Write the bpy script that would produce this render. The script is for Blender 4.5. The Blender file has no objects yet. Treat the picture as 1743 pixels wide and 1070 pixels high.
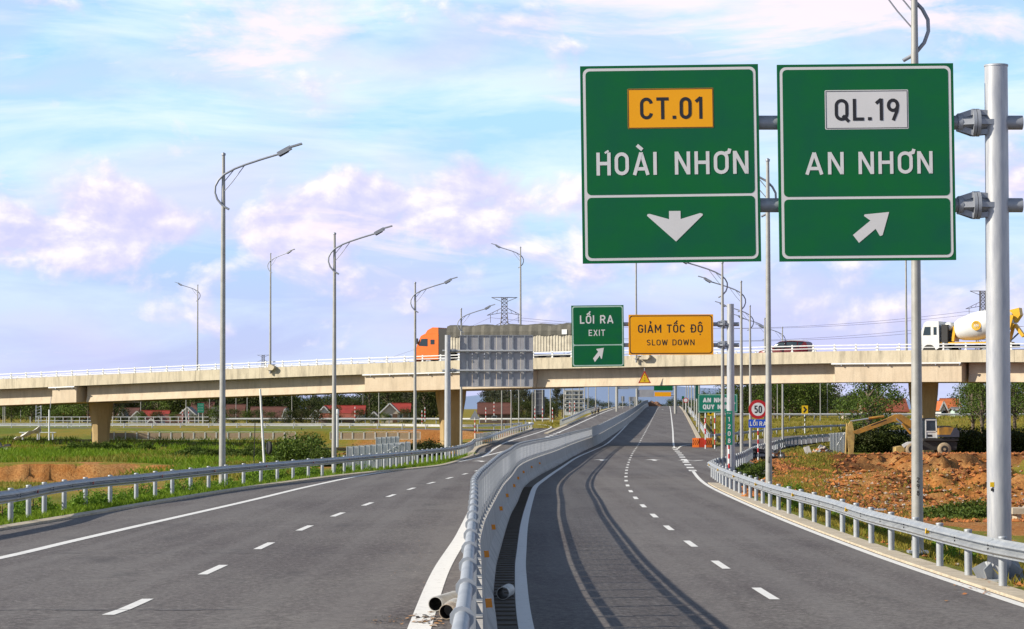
import bpy, math, random
import numpy as np
from mathutils import Vector, Matrix
SC = bpy.context.scene
C = SC.collection
R = math.radians
# ---------------------------------------------------------------- camera, world, sun, exposure
F, HY, CX, CY = 4300.0, 695.0, 871.5, 535.0
CAMZ = 3.0
PITCH = math.atan((HY-CY)/F)
cam = bpy.data.cameras.new('camera'); camo = bpy.data.objects.new('camera', cam); C.objects.link(camo)
cam.sensor_width = 36.0; cam.lens = F/1743*36.0; cam.clip_start = 0.5; cam.clip_end = 30000
camo.location = (0, 0, CAMZ); camo.rotation_euler = (R(90)+PITCH, 0, 0)
SC.camera = camo
SUN_EL, SUN_AZ = R(28.6), R(75)          # azimuth measured from straight behind the camera towards its left
sun_dir = Vector((-math.cos(SUN_EL)*math.sin(SUN_AZ), -math.cos(SUN_EL)*math.cos(SUN_AZ), math.sin(SUN_EL)))
sl = bpy.data.lights.new('sun', 'SUN'); sl.energy = 5.0; sl.angle = R(0.53); sl.color = (1.0, 0.93, 0.80)
so = bpy.data.objects.new('sun', sl); C.objects.link(so)
so.rotation_euler = sun_dir.to_track_quat('Z', 'Y').to_euler()
SC.view_settings.view_transform = 'Standard'; SC.view_settings.look = 'None'
SC.view_settings.gamma = 1.0; SC.view_settings.use_curve_mapping = False
SC.view_settings.exposure = 0.62
W = bpy.data.worlds.new('World'); SC.world = W; W.use_nodes = True
def build_world():
    nt = W.node_tree; N = nt.nodes; L = nt.links; N.clear()
    out = N.new('ShaderNodeOutputWorld'); bg = N.new('ShaderNodeBackground'); bg.inputs[1].default_value = 0.085
    L.new(bg.outputs[0], out.inputs[0])
    sky = N.new('ShaderNodeTexSky'); sky.sky_type = 'NISHITA'; sky.sun_disc = False
    sky.sun_elevation = SUN_EL; sky.sun_rotation = math.atan2(sun_dir.x, sun_dir.y)
    sky.air_density = 1.0; sky.dust_density = 0.6; sky.ozone_density = 2.0; sky.altitude = 50
    tc = N.new('ShaderNodeTexCoord')
    sep = N.new('ShaderNodeSeparateXYZ'); L.new(tc.outputs['Generated'], sep.inputs[0])
    def M(op, a, b=None, clamp=False):
        n = N.new('ShaderNodeMath'); n.operation = op; n.use_clamp = clamp
        for k, v in enumerate((a, b)):
            if v is None: continue
            if isinstance(v, (int, float)): n.inputs[k].default_value = v
            else: L.new(v, n.inputs[k])
        return n.outputs[0]
    az = M('ARCTAN2', sep.outputs[0], sep.outputs[1]); z = M('MAXIMUM', sep.outputs[2], 0.0)
    def vec(sx, sz, ox=0, oy=0):
        c = N.new('ShaderNodeCombineXYZ'); L.new(M('ADD', M('MULTIPLY', az, sx), ox), c.inputs[0]); L.new(M('ADD', M('MULTIPLY', z, sz), oy), c.inputs[1]); return c.outputs[0]
    def noise(v, scale, det, rough=0.55, dist=0.0):
        n = N.new('ShaderNodeTexNoise'); n.inputs['Scale'].default_value = scale; n.inputs['Detail'].default_value = det
        n.inputs['Roughness'].default_value = rough; n.inputs['Distortion'].default_value = dist; L.new(v, n.inputs['Vector']); return n.outputs['Fac']
    def ramp(f, stops):
        r = N.new('ShaderNodeValToRGB'); e = r.color_ramp.elements
        e[0].position, e[1].position = stops[0][0], stops[-1][0]
        for p, c in stops[1:-1]: e.new(p)
        for k, (p, c) in enumerate(sorted(stops, key=lambda s: s[0])):
            e[k].color = (c, c, c, 1) if isinstance(c, (int, float)) else (*c, 1)
        L.new(f, r.inputs[0]); return r.outputs[0]
    def mix(f, a, b):
        m = N.new('ShaderNodeMix'); m.data_type = 'RGBA'
        if isinstance(f, (int, float)): m.inputs[0].default_value = f
        else: L.new(f, m.inputs[0])
        for k, v in ((6, a), (7, b)):
            if isinstance(v, tuple): m.inputs[k].default_value = (*v, 1)
            else: L.new(v, m.inputs[k])
        return m.outputs[2]
    # clear air: the physical sky, pulled towards the pale cyan / lavender of a hazy afternoon near the horizon
    low = ramp(M('MULTIPLY', z, 4.0, True), [(0.0, (4.5, 4.9, 7.6)), (0.14, (4.3, 5.1, 8.1)), (0.30, (3.7, 5.9, 8.5)), (0.5, (3.9, 6.6, 8.8)), (1.0, (2.6, 5.0, 8.4))])
    lowmask = ramp(z, [(0.10, 0.88), (0.22, 0.6), (0.42, 0.0)])
    base = mix(lowmask, sky.outputs[0], low)
    # thin streaked cloud higher up
    st = noise(vec(7, 34, 3.1, 1.7), 1.0, 7, 0.6, 0.5)
    streak = ramp(st, [(0.40, 0.0), (0.60, 0.82)])
    base = mix(M('MULTIPLY', streak, ramp(z, [(0.03, 0.45), (0.085, 1.0), (0.18, 0.9), (0.40, 0.12)])), base, (6.6, 7.8, 9.0))
    lil = ramp(noise(vec(9, 26, 8.3, 4.4), 1.0, 4, 0.5, 0.4), [(0.46, 0.0), (0.68, 0.55)])
    base = mix(M('MULTIPLY', lil, ramp(z, [(0.15, 1.0), (0.38, 0.1)])), base, (5.9, 5.5, 8.4))
    # cumulus band
    n1 = noise(vec(24, 34, 5.2, 0.3), 1.0, 9, 0.55, 0.2)
    band = ramp(z, [(0.02, 0.0), (0.052, 0.15), (0.066, 0.21), (0.082, 0.13), (0.10, 0.0)])
    def blob(px, py, rx, ry, amp):
        dx = M('MULTIPLY', M('SUBTRACT', az, (px-CX)/F), F/rx); dz = M('MULTIPLY', M('SUBTRACT', z, (HY-py)/F), F/ry)
        return M('MULTIPLY', M('POWER', 2.718, M('MULTIPLY', M('ADD', M('MULTIPLY', dx, dx), M('MULTIPLY', dz, dz)), -1.0)), amp)
    field = M('ADD', n1, M('MULTIPLY', band, 0.55))
    for q in ((60,405,150,62,.20),(235,375,100,55,.17),(500,385,110,50,.16),(650,350,170,75,.23),(905,325,120,70,.22),(1420,330,120,60,.1),(1700,330,110,60,.15),(-300,380,160,60,.2),(2050,360,160,60,.2),(330,320,70,40,-.15),(760,230,300,45,-.12)): field = M('ADD', field, blob(*q))
    dens = ramp(field, [(0.58, 0.0), (0.72, 0.88)])
    n2 = noise(vec(24, 34, 5.12, 0.43), 1.0, 9, 0.55, 0.2)      # same field sampled lower down: lit top, lilac base
    lit = ramp(M('SUBTRACT', M('ADD', n1, 0.5), n2), [(0.42, (5.4, 5.3, 7.6)), (0.50, (6.5, 6.1, 8.0)), (0.60, (8.9, 8.2, 8.4))])
    base = mix(dens, base, lit)
    # a rose-white patch of high cloud
    pk = noise(vec(8, 30, 1.4, 9.6), 1.0, 7, 0.6, 0.6)
    base = mix(ramp(M('ADD', pk, ramp(z, [(0.12, 0.0), (0.16, 0.13), (0.26, 0.0)])), [(0.60, 0.0), (0.72, 0.85)]), base, (8.4, 7.3, 8.0))
    L.new(base, bg.inputs[0])
build_world()
# ---------------------------------------------------------------- helpers
rnd = random.Random(7)
def setp(o, label=None, cat=None, group=None, kind=None):
    if label: o['label'] = label
    if cat: o['category'] = cat
    if group: o['group'] = group
    if kind: o['kind'] = kind
    return o
def thing(name, label, cat, loc=(0,0,0), rotz=0.0, group=None):
    o = bpy.data.objects.new(name, None); C.objects.link(o); o.location = loc; o.rotation_euler = (0,0,rotz)
    o.empty_display_size = 0.3
    return setp(o, label, cat, group)
def link(name, me, parent=None, loc=None, rot=None, scale=None):
    o = bpy.data.objects.new(name, me); C.objects.link(o)
    if parent is not None: o.parent = parent
    if loc is not None: o.location = loc
    if rot is not None: o.rotation_euler = rot
    if scale is not None: o.scale = (scale,)*3 if isinstance(scale, (int,float)) else scale
    return o
def copy_tree(o, parent=None):
    c = o.copy(); C.objects.link(c)
    if parent is not None: c.parent = parent
    for ch in list(o.children): copy_tree(ch, c)
    return c
class MB:
    def __init__(s): s.v = []; s.f = []; s.m = []; s.mats = []; s.smooth = []
    def mi(s, mat):
        if mat not in s.mats: s.mats.append(mat)
        return s.mats.index(mat)
    def add(s, vs, fs, mat, smooth=False):
        b = len(s.v); k = s.mi(mat); s.v += [tuple(v) for v in vs]
        for f in fs: s.f.append([i+b for i in f]); s.m.append(k); s.smooth.append(smooth)
    def box(s, c, d, mat, rz=0.0, rx=0.0, ry=0.0, taper=1.0):
        M = Matrix.Rotation(rz, 3, 'Z') @ Matrix.Rotation(ry, 3, 'Y') @ Matrix.Rotation(rx, 3, 'X'); c = Vector(c); vs = []
        for z in (-1, 1):
            t = taper if z > 0 else 1.0
            for x, y in ((-1,-1),(1,-1),(1,1),(-1,1)): vs.append(c + M @ Vector((x*d[0]/2*t, y*d[1]/2*t, z*d[2]/2)))
        s.add(vs, [(3,2,1,0),(4,5,6,7),(0,1,5,4),(1,2,6,5),(2,3,7,6),(3,0,4,7)], mat); return s
    def beam(s, a, b, w, h, mat):
        a, b = Vector(a), Vector(b); d = b-a; q = d.to_track_quat('X', 'Z').to_matrix(); vs = []
        for p in (a, b):
            for y, z in ((-1,-1),(1,-1),(1,1),(-1,1)): vs.append(p + q @ Vector((0, y*w/2, z*h/2)))
        s.add(vs, [(0,1,2,3),(7,6,5,4),(0,4,5,1),(1,5,6,2),(2,6,7,3),(3,7,4,0)], mat); return s
    def tube(s, pts, r, mat, n=8, caps=True, smooth=True):
        pts = [Vector(p) for p in pts]; rs = r if isinstance(r, (list, tuple)) else [r]*len(pts); vs = []; up = None
        for i, p in enumerate(pts):
            d = (pts[min(i+1, len(pts)-1)] - pts[max(i-1, 0)]).normalized()
            if up is None: up = Vector((0,0,1)) if abs(d.z) < 0.9 else Vector((0,1,0))
            a = d.cross(up).normalized(); b = a.cross(d).normalized(); up = b
            for k in range(n):
                t = 2*math.pi*k/n; vs.append(p + (a*math.cos(t)+b*math.sin(t))*rs[i])
        fs = [(i*n+k, i*n+(k+1)%n, (i+1)*n+(k+1)%n, (i+1)*n+k) for i in range(len(pts)-1) for k in range(n)]
        s.add(vs, fs, mat, smooth)
        if caps: s.add(vs[:n], [list(range(n))[::-1]], mat); s.add(vs[-n:], [list(range(n))], mat)
        return s
    def lathe(s, prof, mat, n=16, c=(0,0,0), axis='Z', smooth=True):
        vs = []
        for r, z in prof:
            for k in range(n):
                t = 2*math.pi*k/n; x, y = r*math.cos(t), r*math.sin(t)
                p = (x, y, z) if axis == 'Z' else ((z, x, y) if axis == 'X' else (y, z, x))
                vs.append((p[0]+c[0], p[1]+c[1], p[2]+c[2]))
        fs = [(i*n+k, i*n+(k+1)%n, (i+1)*n+(k+1)%n, (i+1)*n+k) for i in range(len(prof)-1) for k in range(n)]
        s.add(vs, fs, mat, smooth)
        for i0, ok in ((0, prof[0][0] > 1e-4), (len(prof)-1, prof[-1][0] > 1e-4)):
            if ok:
                f = list(range(n)); s.add(vs[i0*n:i0*n+n], [f[::-1] if i0 == 0 else f], mat)
        return s
    def prism(s, outline, y0, y1, mat):          # outline in XZ, extruded along Y
        n = len(outline); vs = [(x, y0, z) for x, z in outline] + [(x, y1, z) for x, z in outline]
        s.add(vs, [list(range(n)), list(range(2*n-1, n-1, -1))] + [(i, i+n, (i+1)%n+n, (i+1)%n) for i in range(n)], mat); return s
    def sweep(s, pts, prof, mat, closed=True, smooth=False, caps=True):   # prof (u across to the right of travel, v up)
        n = len(prof); vs = []; P = [Vector(p) for p in pts]
        for i, p in enumerate(P):
            d = P[min(i+1, len(P)-1)] - P[max(i-1, 0)]; d.z = 0; d.normalize(); a = Vector((d.y, -d.x, 0))
            for u, v in prof: vs.append(p + a*u + Vector((0,0,v)))
        rng = range(n) if closed else range(n-1)
        s.add(vs, [(i*n+k, i*n+(k+1)%n, (i+1)*n+(k+1)%n, (i+1)*n+k) for i in range(len(P)-1) for k in rng], mat, smooth)
        if closed and caps: s.add(vs[:n], [list(range(n))[::-1]], mat); s.add(vs[-n:], [list(range(n))], mat)
        return s
    def mesh(s, name):
        me = bpy.data.meshes.new(name); me.from_pydata(s.v, [], s.f)
        for m in s.mats: me.materials.append(m)
        me.polygons.foreach_set('material_index', s.m); me.polygons.foreach_set('use_smooth', s.smooth); me.update()
        return me
    def build(s, name, parent=None, loc=None, rot=None): return link(name, s.mesh(name), parent, loc, rot)
def np_mesh(name, verts, faces, mats, smooth=False, attrs=None):
    verts = np.asarray(verts, np.float32); faces = np.asarray(faces, np.int32); k = faces.shape[1]
    me = bpy.data.meshes.new(name); me.vertices.add(len(verts)); me.vertices.foreach_set('co', verts.ravel())
    me.loops.add(faces.size); me.loops.foreach_set('vertex_index', faces.ravel())
    me.polygons.add(len(faces)); me.polygons.foreach_set('loop_start', np.arange(0, faces.size, k, dtype=np.int32))
    me.polygons.foreach_set('use_smooth', np.full(len(faces), smooth))
    for m in mats: me.materials.append(m)
    for an, data in (attrs or {}).items():
        a = me.color_attributes.new(an, 'FLOAT_COLOR', 'POINT'); a.data.foreach_set('color', np.asarray(data, np.float32).ravel())
    me.update(calc_edges=True); me.validate(); return me
# ---------------------------------------------------------------- materials
def new_mat(name):
    m = bpy.data.materials.new(name); m.use_nodes = True; nt = m.node_tree; b = nt.nodes['Principled BSDF']; return m, nt, b
class NT:
    def __init__(s, nt): s.nt = nt; s.N = nt.nodes; s.L = nt.links
    def coord(s, kind='Object', scale=(1,1,1)):
        t = s.N.new('ShaderNodeTexCoord'); m = s.N.new('ShaderNodeMapping'); m.inputs['Scale'].default_value = scale
        s.L.new(t.outputs[kind], m.inputs[0]); return m.outputs[0]
    def world(s, scale=(1,1,1)):
        g = s.N.new('ShaderNodeNewGeometry'); m = s.N.new('ShaderNodeMapping'); m.inputs['Scale'].default_value = scale
        s.L.new(g.outputs['Position'], m.inputs[0]); return m.outputs[0]
    def noise(s, v, scale, det=4, rough=0.55, dist=0.0):
        n = s.N.new('ShaderNodeTexNoise'); n.inputs['Scale'].default_value = scale; n.inputs['Detail'].default_value = det
        n.inputs['Roughness'].default_value = rough; n.inputs['Distortion'].default_value = dist; s.L.new(v, n.inputs['Vector']); return n.outputs['Fac']
    def ramp(s, f, stops):
        r = s.N.new('ShaderNodeValToRGB'); e = r.color_ramp.elements
        e[0].position, e[1].position = stops[0][0], stops[-1][0]
        for p, c in stops[1:-1]: e.new(p)
        for k, (p, c) in enumerate(stops): e[k].color = (c, c, c, 1) if isinstance(c, (int, float)) else (*c, 1)
        s.L.new(f, r.inputs[0]); return r.outputs[0]
    def math(s, op, a, b=0.0, clamp=False):
        n = s.N.new('ShaderNodeMath'); n.operation = op; n.use_clamp = clamp
        for k, v in enumerate((a, b)):
            if isinstance(v, (int, float)): n.inputs[k].default_value = v
            else: s.L.new(v, n.inputs[k])
        return n.outputs[0]
    def mix(s, f, a, b, mode='MIX'):
        m = s.N.new('ShaderNodeMix'); m.data_type = 'RGBA'; m.blend_type = mode
        if isinstance(f, (int, float)): m.inputs[0].default_value = f
        else: s.L.new(f, m.inputs[0])
        for k, v in ((6, a), (7, b)):
            if isinstance(v, tuple): m.inputs[k].default_value = (*v, 1)
            else: s.L.new(v, m.inputs[k])
        return m.outputs[2]
    def bump(s, h, strength, dist, b):
        n = s.N.new('ShaderNodeBump'); n.inputs['Strength'].default_value = strength; n.inputs['Distance'].default_value = dist
        s.L.new(h, n.inputs['Height']); s.L.new(n.outputs[0], b.inputs['Normal'])
MATS = {}
def mat(name, c, rough=0.6, metal=0.0, c2=None, scale=2.0, det=5, bump=0.0, bdist=0.02, stretch=(1,1,1), world=False, lo=0.35, hi=0.7, spec=None, alpha=None):
    if name in MATS: return MATS[name]
    m, nt, b = new_mat(name); T = NT(nt)
    b.inputs['Roughness'].default_value = rough; b.inputs['Metallic'].default_value = metal
    if spec is not None: b.inputs['Specular IOR Level'].default_value = spec
    if c2 is None: c2 = tuple(x*0.8 for x in c)
    v = T.world(stretch) if world else T.coord('Object', stretch)
    n = T.noise(v, scale, det, 0.6)
    T.L.new(T.mix(T.ramp(n, [(lo, 0.0), (hi, 1.0)]), c, c2), b.inputs['Base Color'])
    if bump: T.bump(T.noise(v, scale*6, 4, 0.6), bump, bdist, b)
    if alpha is not None: b.inputs['Alpha'].default_value = alpha
    MATS[name] = m; return m
galv = mat('galvanised steel', (0.46,0.48,0.50), 0.5, 0.3, (0.31,0.33,0.36), 3.0, 7)
galv2 = mat('dull galvanised steel', (0.36,0.38,0.41), 0.55, 0.3, (0.27,0.28,0.31), 4.0, 6)
pole_m = mat('hot dip galvanised pole', (0.52,0.52,0.52), 0.45, 0.3, (0.36,0.37,0.40), 3.0, 6, stretch=(4,4,0.6))
pole_thin = mat('painted lamp pole', (0.40,0.39,0.36), 0.5, 0.15, (0.32,0.31,0.28), 4.0)
alum_back = mat('sign back sheet', (0.42,0.41,0.42), 0.6, 0.05, (0.34,0.33,0.35), 1.4)
white = mat('white paint', (0.78,0.78,0.76), 0.5, 0.0, (0.68,0.68,0.66), 3.0)
offwhite = mat('reflective white sheet', (0.76,0.73,0.70), 0.4, 0.0, (0.71,0.68,0.65), 2.0)
green = mat('green sign sheet', (0.0,0.14,0.024), 0.4, 0.0, (0.0,0.105,0.045), 1.1, 6, spec=0.25, lo=.3, hi=.7)
amber = mat('amber sign sheet', (1.0,0.43,0.0), 0.4, 0.0, (0.96,0.39,0.0), 0.8, 3, spec=0.3)
black = mat('black print', (0.015,0.012,0.012), 0.45)
darkm = mat('dark rubber', (0.02,0.02,0.02), 0.8)
red = mat('red sheet', (0.55,0.01,0.015), 0.4)
blue = mat('blue sheet', (0.01,0.09,0.62), 0.4)
yellow = mat('yellow sheet', (0.95,0.60,0.0), 0.4)
orange_r = mat('amber reflector', (0.95,0.30,0.0), 0.25)
glass = mat('dark glass', (0.03,0.05,0.06), 0.08, 0.0, (0.02,0.03,0.04), 1.0)
# ---------------------------------------------------------------- projection helpers
def unproj(x, y, Y):
    cp, sp = math.cos(PITCH), math.sin(PITCH)
    dx, dy, dz = x-CX, F*cp - (CY-y)*sp, F*sp + (CY-y)*cp
    t = Y/dy; return (dx*t, Y, CAMZ+dz*t)
def py_of(Y, z):        # picture row of a point straight ahead at (Y, z)
    cp, sp = math.cos(PITCH), math.sin(PITCH); dz = z-CAMZ
    f = Y*cp + dz*sp; u = -Y*sp + dz*cp; return CY - F*u/f
def pchip(xs, ys):
    xs, ys = np.array(xs, float), np.array(ys, float); h = np.diff(xs); d = np.diff(ys)/h; m = np.zeros(len(xs)); m[0], m[-1] = d[0], d[-1]
    for i in range(1, len(xs)-1):
        if d[i-1]*d[i] > 0: m[i] = (h[i-1]+h[i])/(h[i-1]/d[i-1]+h[i]/d[i])
    def f(x):
        x = np.asarray(x, float); i = np.clip(np.searchsorted(xs, x)-1, 0, len(xs)-2); H = xs[i+1]-xs[i]; t = (x-xs[i])/H
        r = (2*t**3-3*t**2+1)*ys[i] + (t**3-2*t**2+t)*H*m[i] + (-2*t**3+3*t**2)*ys[i+1] + (t**3-t**2)*H*m[i+1]
        r = np.where(t < 0, ys[0]+m[0]*(x-xs[0]), r); return np.where(t > 1, ys[-1]+m[-1]*(x-xs[-1]), r)
    return f
zR = pchip([0,20,33.4,55,96,116,180,250,314,350,450,550,650,800,900,1000], [.25,.17,.085,-.12,-.36,-.45,-.75,-.80,-.30,0.08,1.2,2.25,3.05,3.75,3.85,3.7])
def zL(Y):
    Y = np.asarray(Y, float); t = np.clip((Y-110)/140, 0, 1); return zR(Y) + 0.3*(1-t*t*(3-2*t))
def solve(x, y, zf, lo=8.0, hi=790.0):
    f = lambda Y: py_of(Y, float(zf(Y))) - y
    for _ in range(50):
        mid = (lo+hi)/2
        if f(mid) > 0: lo = mid
        else: hi = mid
    Y = (lo+hi)/2; return (unproj(x, y, Y)[0], Y)
def trace(pts, zf): return [solve(x, y, zf) for x, y in pts]
def resample(pts, step, n=None):
    P = np.array(pts, float)
    if len(P) > 2:                       # Catmull-Rom through the points
        Q = [];  E = np.vstack([2*P[0]-P[1], P, 2*P[-1]-P[-2]])
        for i in range(1, len(E)-2):
            p0, p1, p2, p3 = E[i-1], E[i], E[i+1], E[i+2]
            d1, d0, d2 = np.linalg.norm(p2-p1), np.linalg.norm(p1-p0), np.linalg.norm(p3-p2)
            m1 = (p2-p0)/(d0+d1+1e-9)*d1; m2 = (p3-p1)/(d1+d2+1e-9)*d1
            for t in np.linspace(0, 1, 16, endpoint=False):
                Q.append((2*t**3-3*t**2+1)*p1+(t**3-2*t**2+t)*m1+(-2*t**3+3*t**2)*p2+(t**3-t**2)*m2)
        Q.append(P[-1]); P = np.array(Q)
    s = np.concatenate([[0], np.cumsum(np.linalg.norm(np.diff(P, axis=0), axis=1))])
    n = n or max(2, int(round(s[-1]/step))+1); u = np.linspace(0, s[-1], n) if step is None or n else None
    return np.stack([np.interp(u, s, P[:, k]) for k in range(P.shape[1])], 1)
def arcl(pts):
    P = np.array(pts, float); return np.concatenate([[0], np.cumsum(np.linalg.norm(np.diff(P, axis=0), axis=1))])
def fn_of_Y(pts):       # pts (X, Y) -> X(Y)
    p = sorted(pts, key=lambda q: q[1]); xs = [q[1] for q in p]; ys = [q[0] for q in p]
    keep = [0] + [i for i in range(1, len(xs)) if xs[i]-xs[i-1] > 0.5]; return pchip([xs[i] for i in keep], [ys[i] for i in keep])
# ---------------------------------------------------------------- plan of the roads
RL = fn_of_Y(trace([(896,1070),(888,1010),(886,969.5),(888,936.5),(893,890),(905,844),(911,829),(925,817),(951,798.6),(979,780),(1010,766),(1038,751),(1068,722),(1099,693.5)], zR) + [(0.55,20),(0.75,8)])
RD = fn_of_Y(trace([(1302,1010),(1226,961),(1175,925),(1139,899),(1115,879),(1097,863),(1080,845),(1067,823),(1066,805),(1069,790),(1077,771),(1087,756),(1099,734),(1110,713),(1119,696)], zR) + [(4.4,25),(4.7,8)])
RE = fn_of_Y(trace([(1743,1031),(1680,1010),(1560,969.5),(1467,936.5),(1346,890),(1240,844),(1200,823),(1176,797),(1157,772),(1148,762),(1145,730),(1140.6,694)], zR) + [(8.6,25),(9.4,8)])
LE = fn_of_Y(trace([(0,950),(128,920),(436,849.5),(521,829),(628.6,807),(723,794.7),(773,787),(812,779),(880,762),(975.7,725),(1040,697)], zL) + [(-10.9,30),(-11.2,8)])
LD = fn_of_Y(trace([(223,1033),(370,967),(455,927),(521,898),(572,877),(615,862),(650.6,849),(706,830),(752,817),(790,807),(822,798),(880,775),(946,747),(994,734),(1074,697)], zL) + [(-5.75,25),(-5.8,8)])
LK = fn_of_Y(trace([(-120,922),(0,903),(143,879),(287,854),(430,831),(588,810),(757,792),(806,776)], zL) + [(-14.2,45),(-14.6,8)] + trace([(868,762),(966,724),(1036,696.5)], zL))
BC = pchip([5,11.5,16.7,23.8,33.4,41,48,57,76,89.6,109,132,159,200,244,300,400,500,600,700,1000], [-.19,-.225,-.285,-.37,-.50,-.60,-.61,-.55,-.36,-.11,.2,1.05,2.4,4.6,7.3,11.2,18.2,24.8,31,37,56])
LM = fn_of_Y([(-1.0+0*i, y) for i, y in enumerate([8,25])] + trace([(712,1075),(753,967),(788,908)], zL) + [(float(BC(Y))-1.0, Y) for Y in (90,110,140,180,240,300,400,500,600,700,900)])
def RK(Y):              # right edge of the main sheet of asphalt
    Y = np.asarray(Y, float); w = np.clip((Y-95)/50, 0, 1)*np.clip((262-Y)/22, 0, 1); return RE(Y) + 0.15 + w*4.5 + np.clip((Y-250)/20,0,1)*2.6
# markings and surfaces
def asphalt():
    m, nt, b = new_mat('asphalt'); T = NT(nt); v = T.world()
    fine = T.noise(v, 11, 6, 0.85); patch = T.noise(T.world((0.25, 0.09, 1)), 1.0, 6, 0.62, 0.6); mot = T.noise(v, 1.6, 5, 0.65)
    c = T.mix(T.ramp(patch, [(0.36, 0.0), (0.62, 1.0)]), (0.078,0.062,0.058), (0.146,0.130,0.118))
    c = T.mix(T.ramp(mot, [(0.3, 0.0), (0.75, 0.55)]), c, (0.082,0.064,0.064))
    c = T.mix(T.ramp(fine, [(0.36, 0.9), (0.5, 0.0)]), c, (0.028,0.024,0.024)); c = T.mix(T.ramp(fine, [(0.51, 0.0), (0.67, 0.85)]), c, (0.30,0.275,0.255))
    oil = T.noise(T.world((1, .35, 1)), 0.9, 3, 0.5); c = T.mix(T.ramp(oil, [(0.62, 0.0), (0.74, 0.5)]), c, (0.05,0.043,0.042))
    trk = T.noise(T.world((1.1, .012, 1)), 1.0, 3, 0.5); c = T.mix(T.ramp(trk, [(0.45, 0.0), (0.62, 0.35)]), c, (0.19,0.175,0.165))
    grit = T.noise(v, 3.5, 2, 0.5); spk = T.noise(v, 55, 2, 0.5)
    c = T.mix(T.math('MULTIPLY', T.ramp(grit, [(0.52, 0.0), (0.70, 1.0)]), T.ramp(spk, [(0.60, 0.0), (0.68, 0.9)])), c, (0.42,0.40,0.37))
    T.L.new(c, b.inputs['Base Color']); b.inputs['Roughness'].default_value = 0.82; b.inputs['Specular IOR Level'].default_value = 0.35
    T.bump(T.noise(v, 60, 3, 0.7), 0.35, 0.01, b); return m
M_asph = asphalt()
def paint():
    m, nt, b = new_mat('road paint'); T = NT(nt); v = T.world()
    w = T.noise(v, 7, 6, 0.7); s = T.noise(v, 40, 3, 0.7)
    c = T.mix(T.ramp(w, [(0.30, 0.6), (0.46, 0.0)]), (0.78,0.76,0.72), (0.42,0.40,0.37)); c = T.mix(T.ramp(s, [(0.25, 0.7), (0.36, 0.0)]), c, (0.13,0.12,0.12))
    T.L.new(c, b.inputs['Base Color']); b.inputs['Roughness'].default_value = 0.6; return m
M_paint = paint()
M_kerb = mat('kerb concrete', (0.60,0.51,0.38), 0.85, 0, (0.40,0.33,0.23), 2.5, 6, 0.3, world=True)
M_seal = mat('bitumen seal', (0.022,0.02,0.02), 0.6, world=True)
Yrows = np.concatenate([np.arange(3, 160, 1.0), np.arange(160, 420, 2.0), np.arange(420, 1000, 5.0)])
def sheet(name, fl, fr, zf, dz, rows, nc=6, m=None, label=None):
    vs = []; fs = []
    for Y in rows:
        a, b = float(fl(Y)), float(fr(Y)); z = float(zf(Y))+dz
        vs += [(a+(b-a)*k/nc, Y, z) for k in range(nc+1)]
    w = nc+1; n = len(rows)
    I = np.array([[(i*w+k, i*w+k+1, (i+1)*w+k+1, (i+1)*w+k) for k in range(nc)] for i in range(n-1)]).reshape(-1, 4)
    o = link(name, np_mesh(name, vs, I, [m])); setp(o, label, kind='structure'); return o
sheet('road_right_carriageway', lambda Y: BC(Y), RK, zR, 0.0, Yrows, 6, M_asph, 'dark asphalt right carriageway curving away under the bridge')
sheet('road_left_carriageway', LK, lambda Y: BC(Y), zL, 0.004, Yrows, 6, M_asph, 'asphalt left carriageway beside the median barrier')
def strip(name, f, w, zf, dz, y0, y1, step=1.0, m=None, mb=None):
    rows = np.arange(y0, y1+1e-6, step); P = np.stack([f(rows), rows, zf(rows)+dz], 1); t = np.gradient(P[:, :2], axis=0); t /= np.linalg.norm(t, axis=1)[:, None]
    nrm = np.stack([t[:, 1], -t[:, 0]], 1); a = P.copy(); b = P.copy(); a[:, :2] -= nrm*w/2; b[:, :2] += nrm*w/2; mb = mb or MB()
    vs = [tuple(p) for q in zip(a, b) for p in q]; mb.add(vs, [(2*i, 2*i+1, 2*i+3, 2*i+2) for i in range(len(rows)-1)], m or M_paint); return mb
def marking(name, mb): return setp(mb.build(name), kind='structure')
marking('road_line', strip('x', RL, 0.21, zR, 0.006, 5, 800, 1.0))
mb = strip('x', RE, 0.18, zR, 0.006, 5, 148, 1.0)
strip('x', RE, 0.18, zR, 0.006, 245, 800, 1.5, mb=mb); marking('road_line', mb)
mb = MB(); Y = 146.0
while Y < 243: strip('x', RE, 0.45, zR, 0.006, Y, Y+4.0, 1.0, mb=mb); Y += 9.6
marking('exit_dashes', mb)
def dashes(f, zf, dz, y0, ph):
    mb = MB(); Y = y0+ph
    while Y < 760: strip('x', f, 0.16, zf, dz, Y-1.5, Y+1.5, 1.0, mb=mb); Y += 9.0
    return mb
yr = solve(1302,1010,zR)[1]; yl = solve(223,1033,zL)[1]
marking('lane_dashes', dashes(RD, zR, 0.006, yr-18, 0)); marking('lane_dashes', dashes(LD, zL, 0.010, yl-18, 0))
marking('road_line', strip('x', LE, 0.24, zL, 0.010, 12, 236, 1.0))
mb = MB(); Y = 238.0
while Y < 330: strip('x', LE, 0.5, zL, 0.010, Y, Y+4.5, 1.5, mb=mb); Y += 9.0
strip('x', LE, 0.25, zL, 0.010, 330, 800, 2.0, mb=mb); marking('road_line', mb)
marking('road_line', strip('x', LM, 0.28, zL, 0.010, 5, 760, 1.0))
mb = MB()
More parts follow.
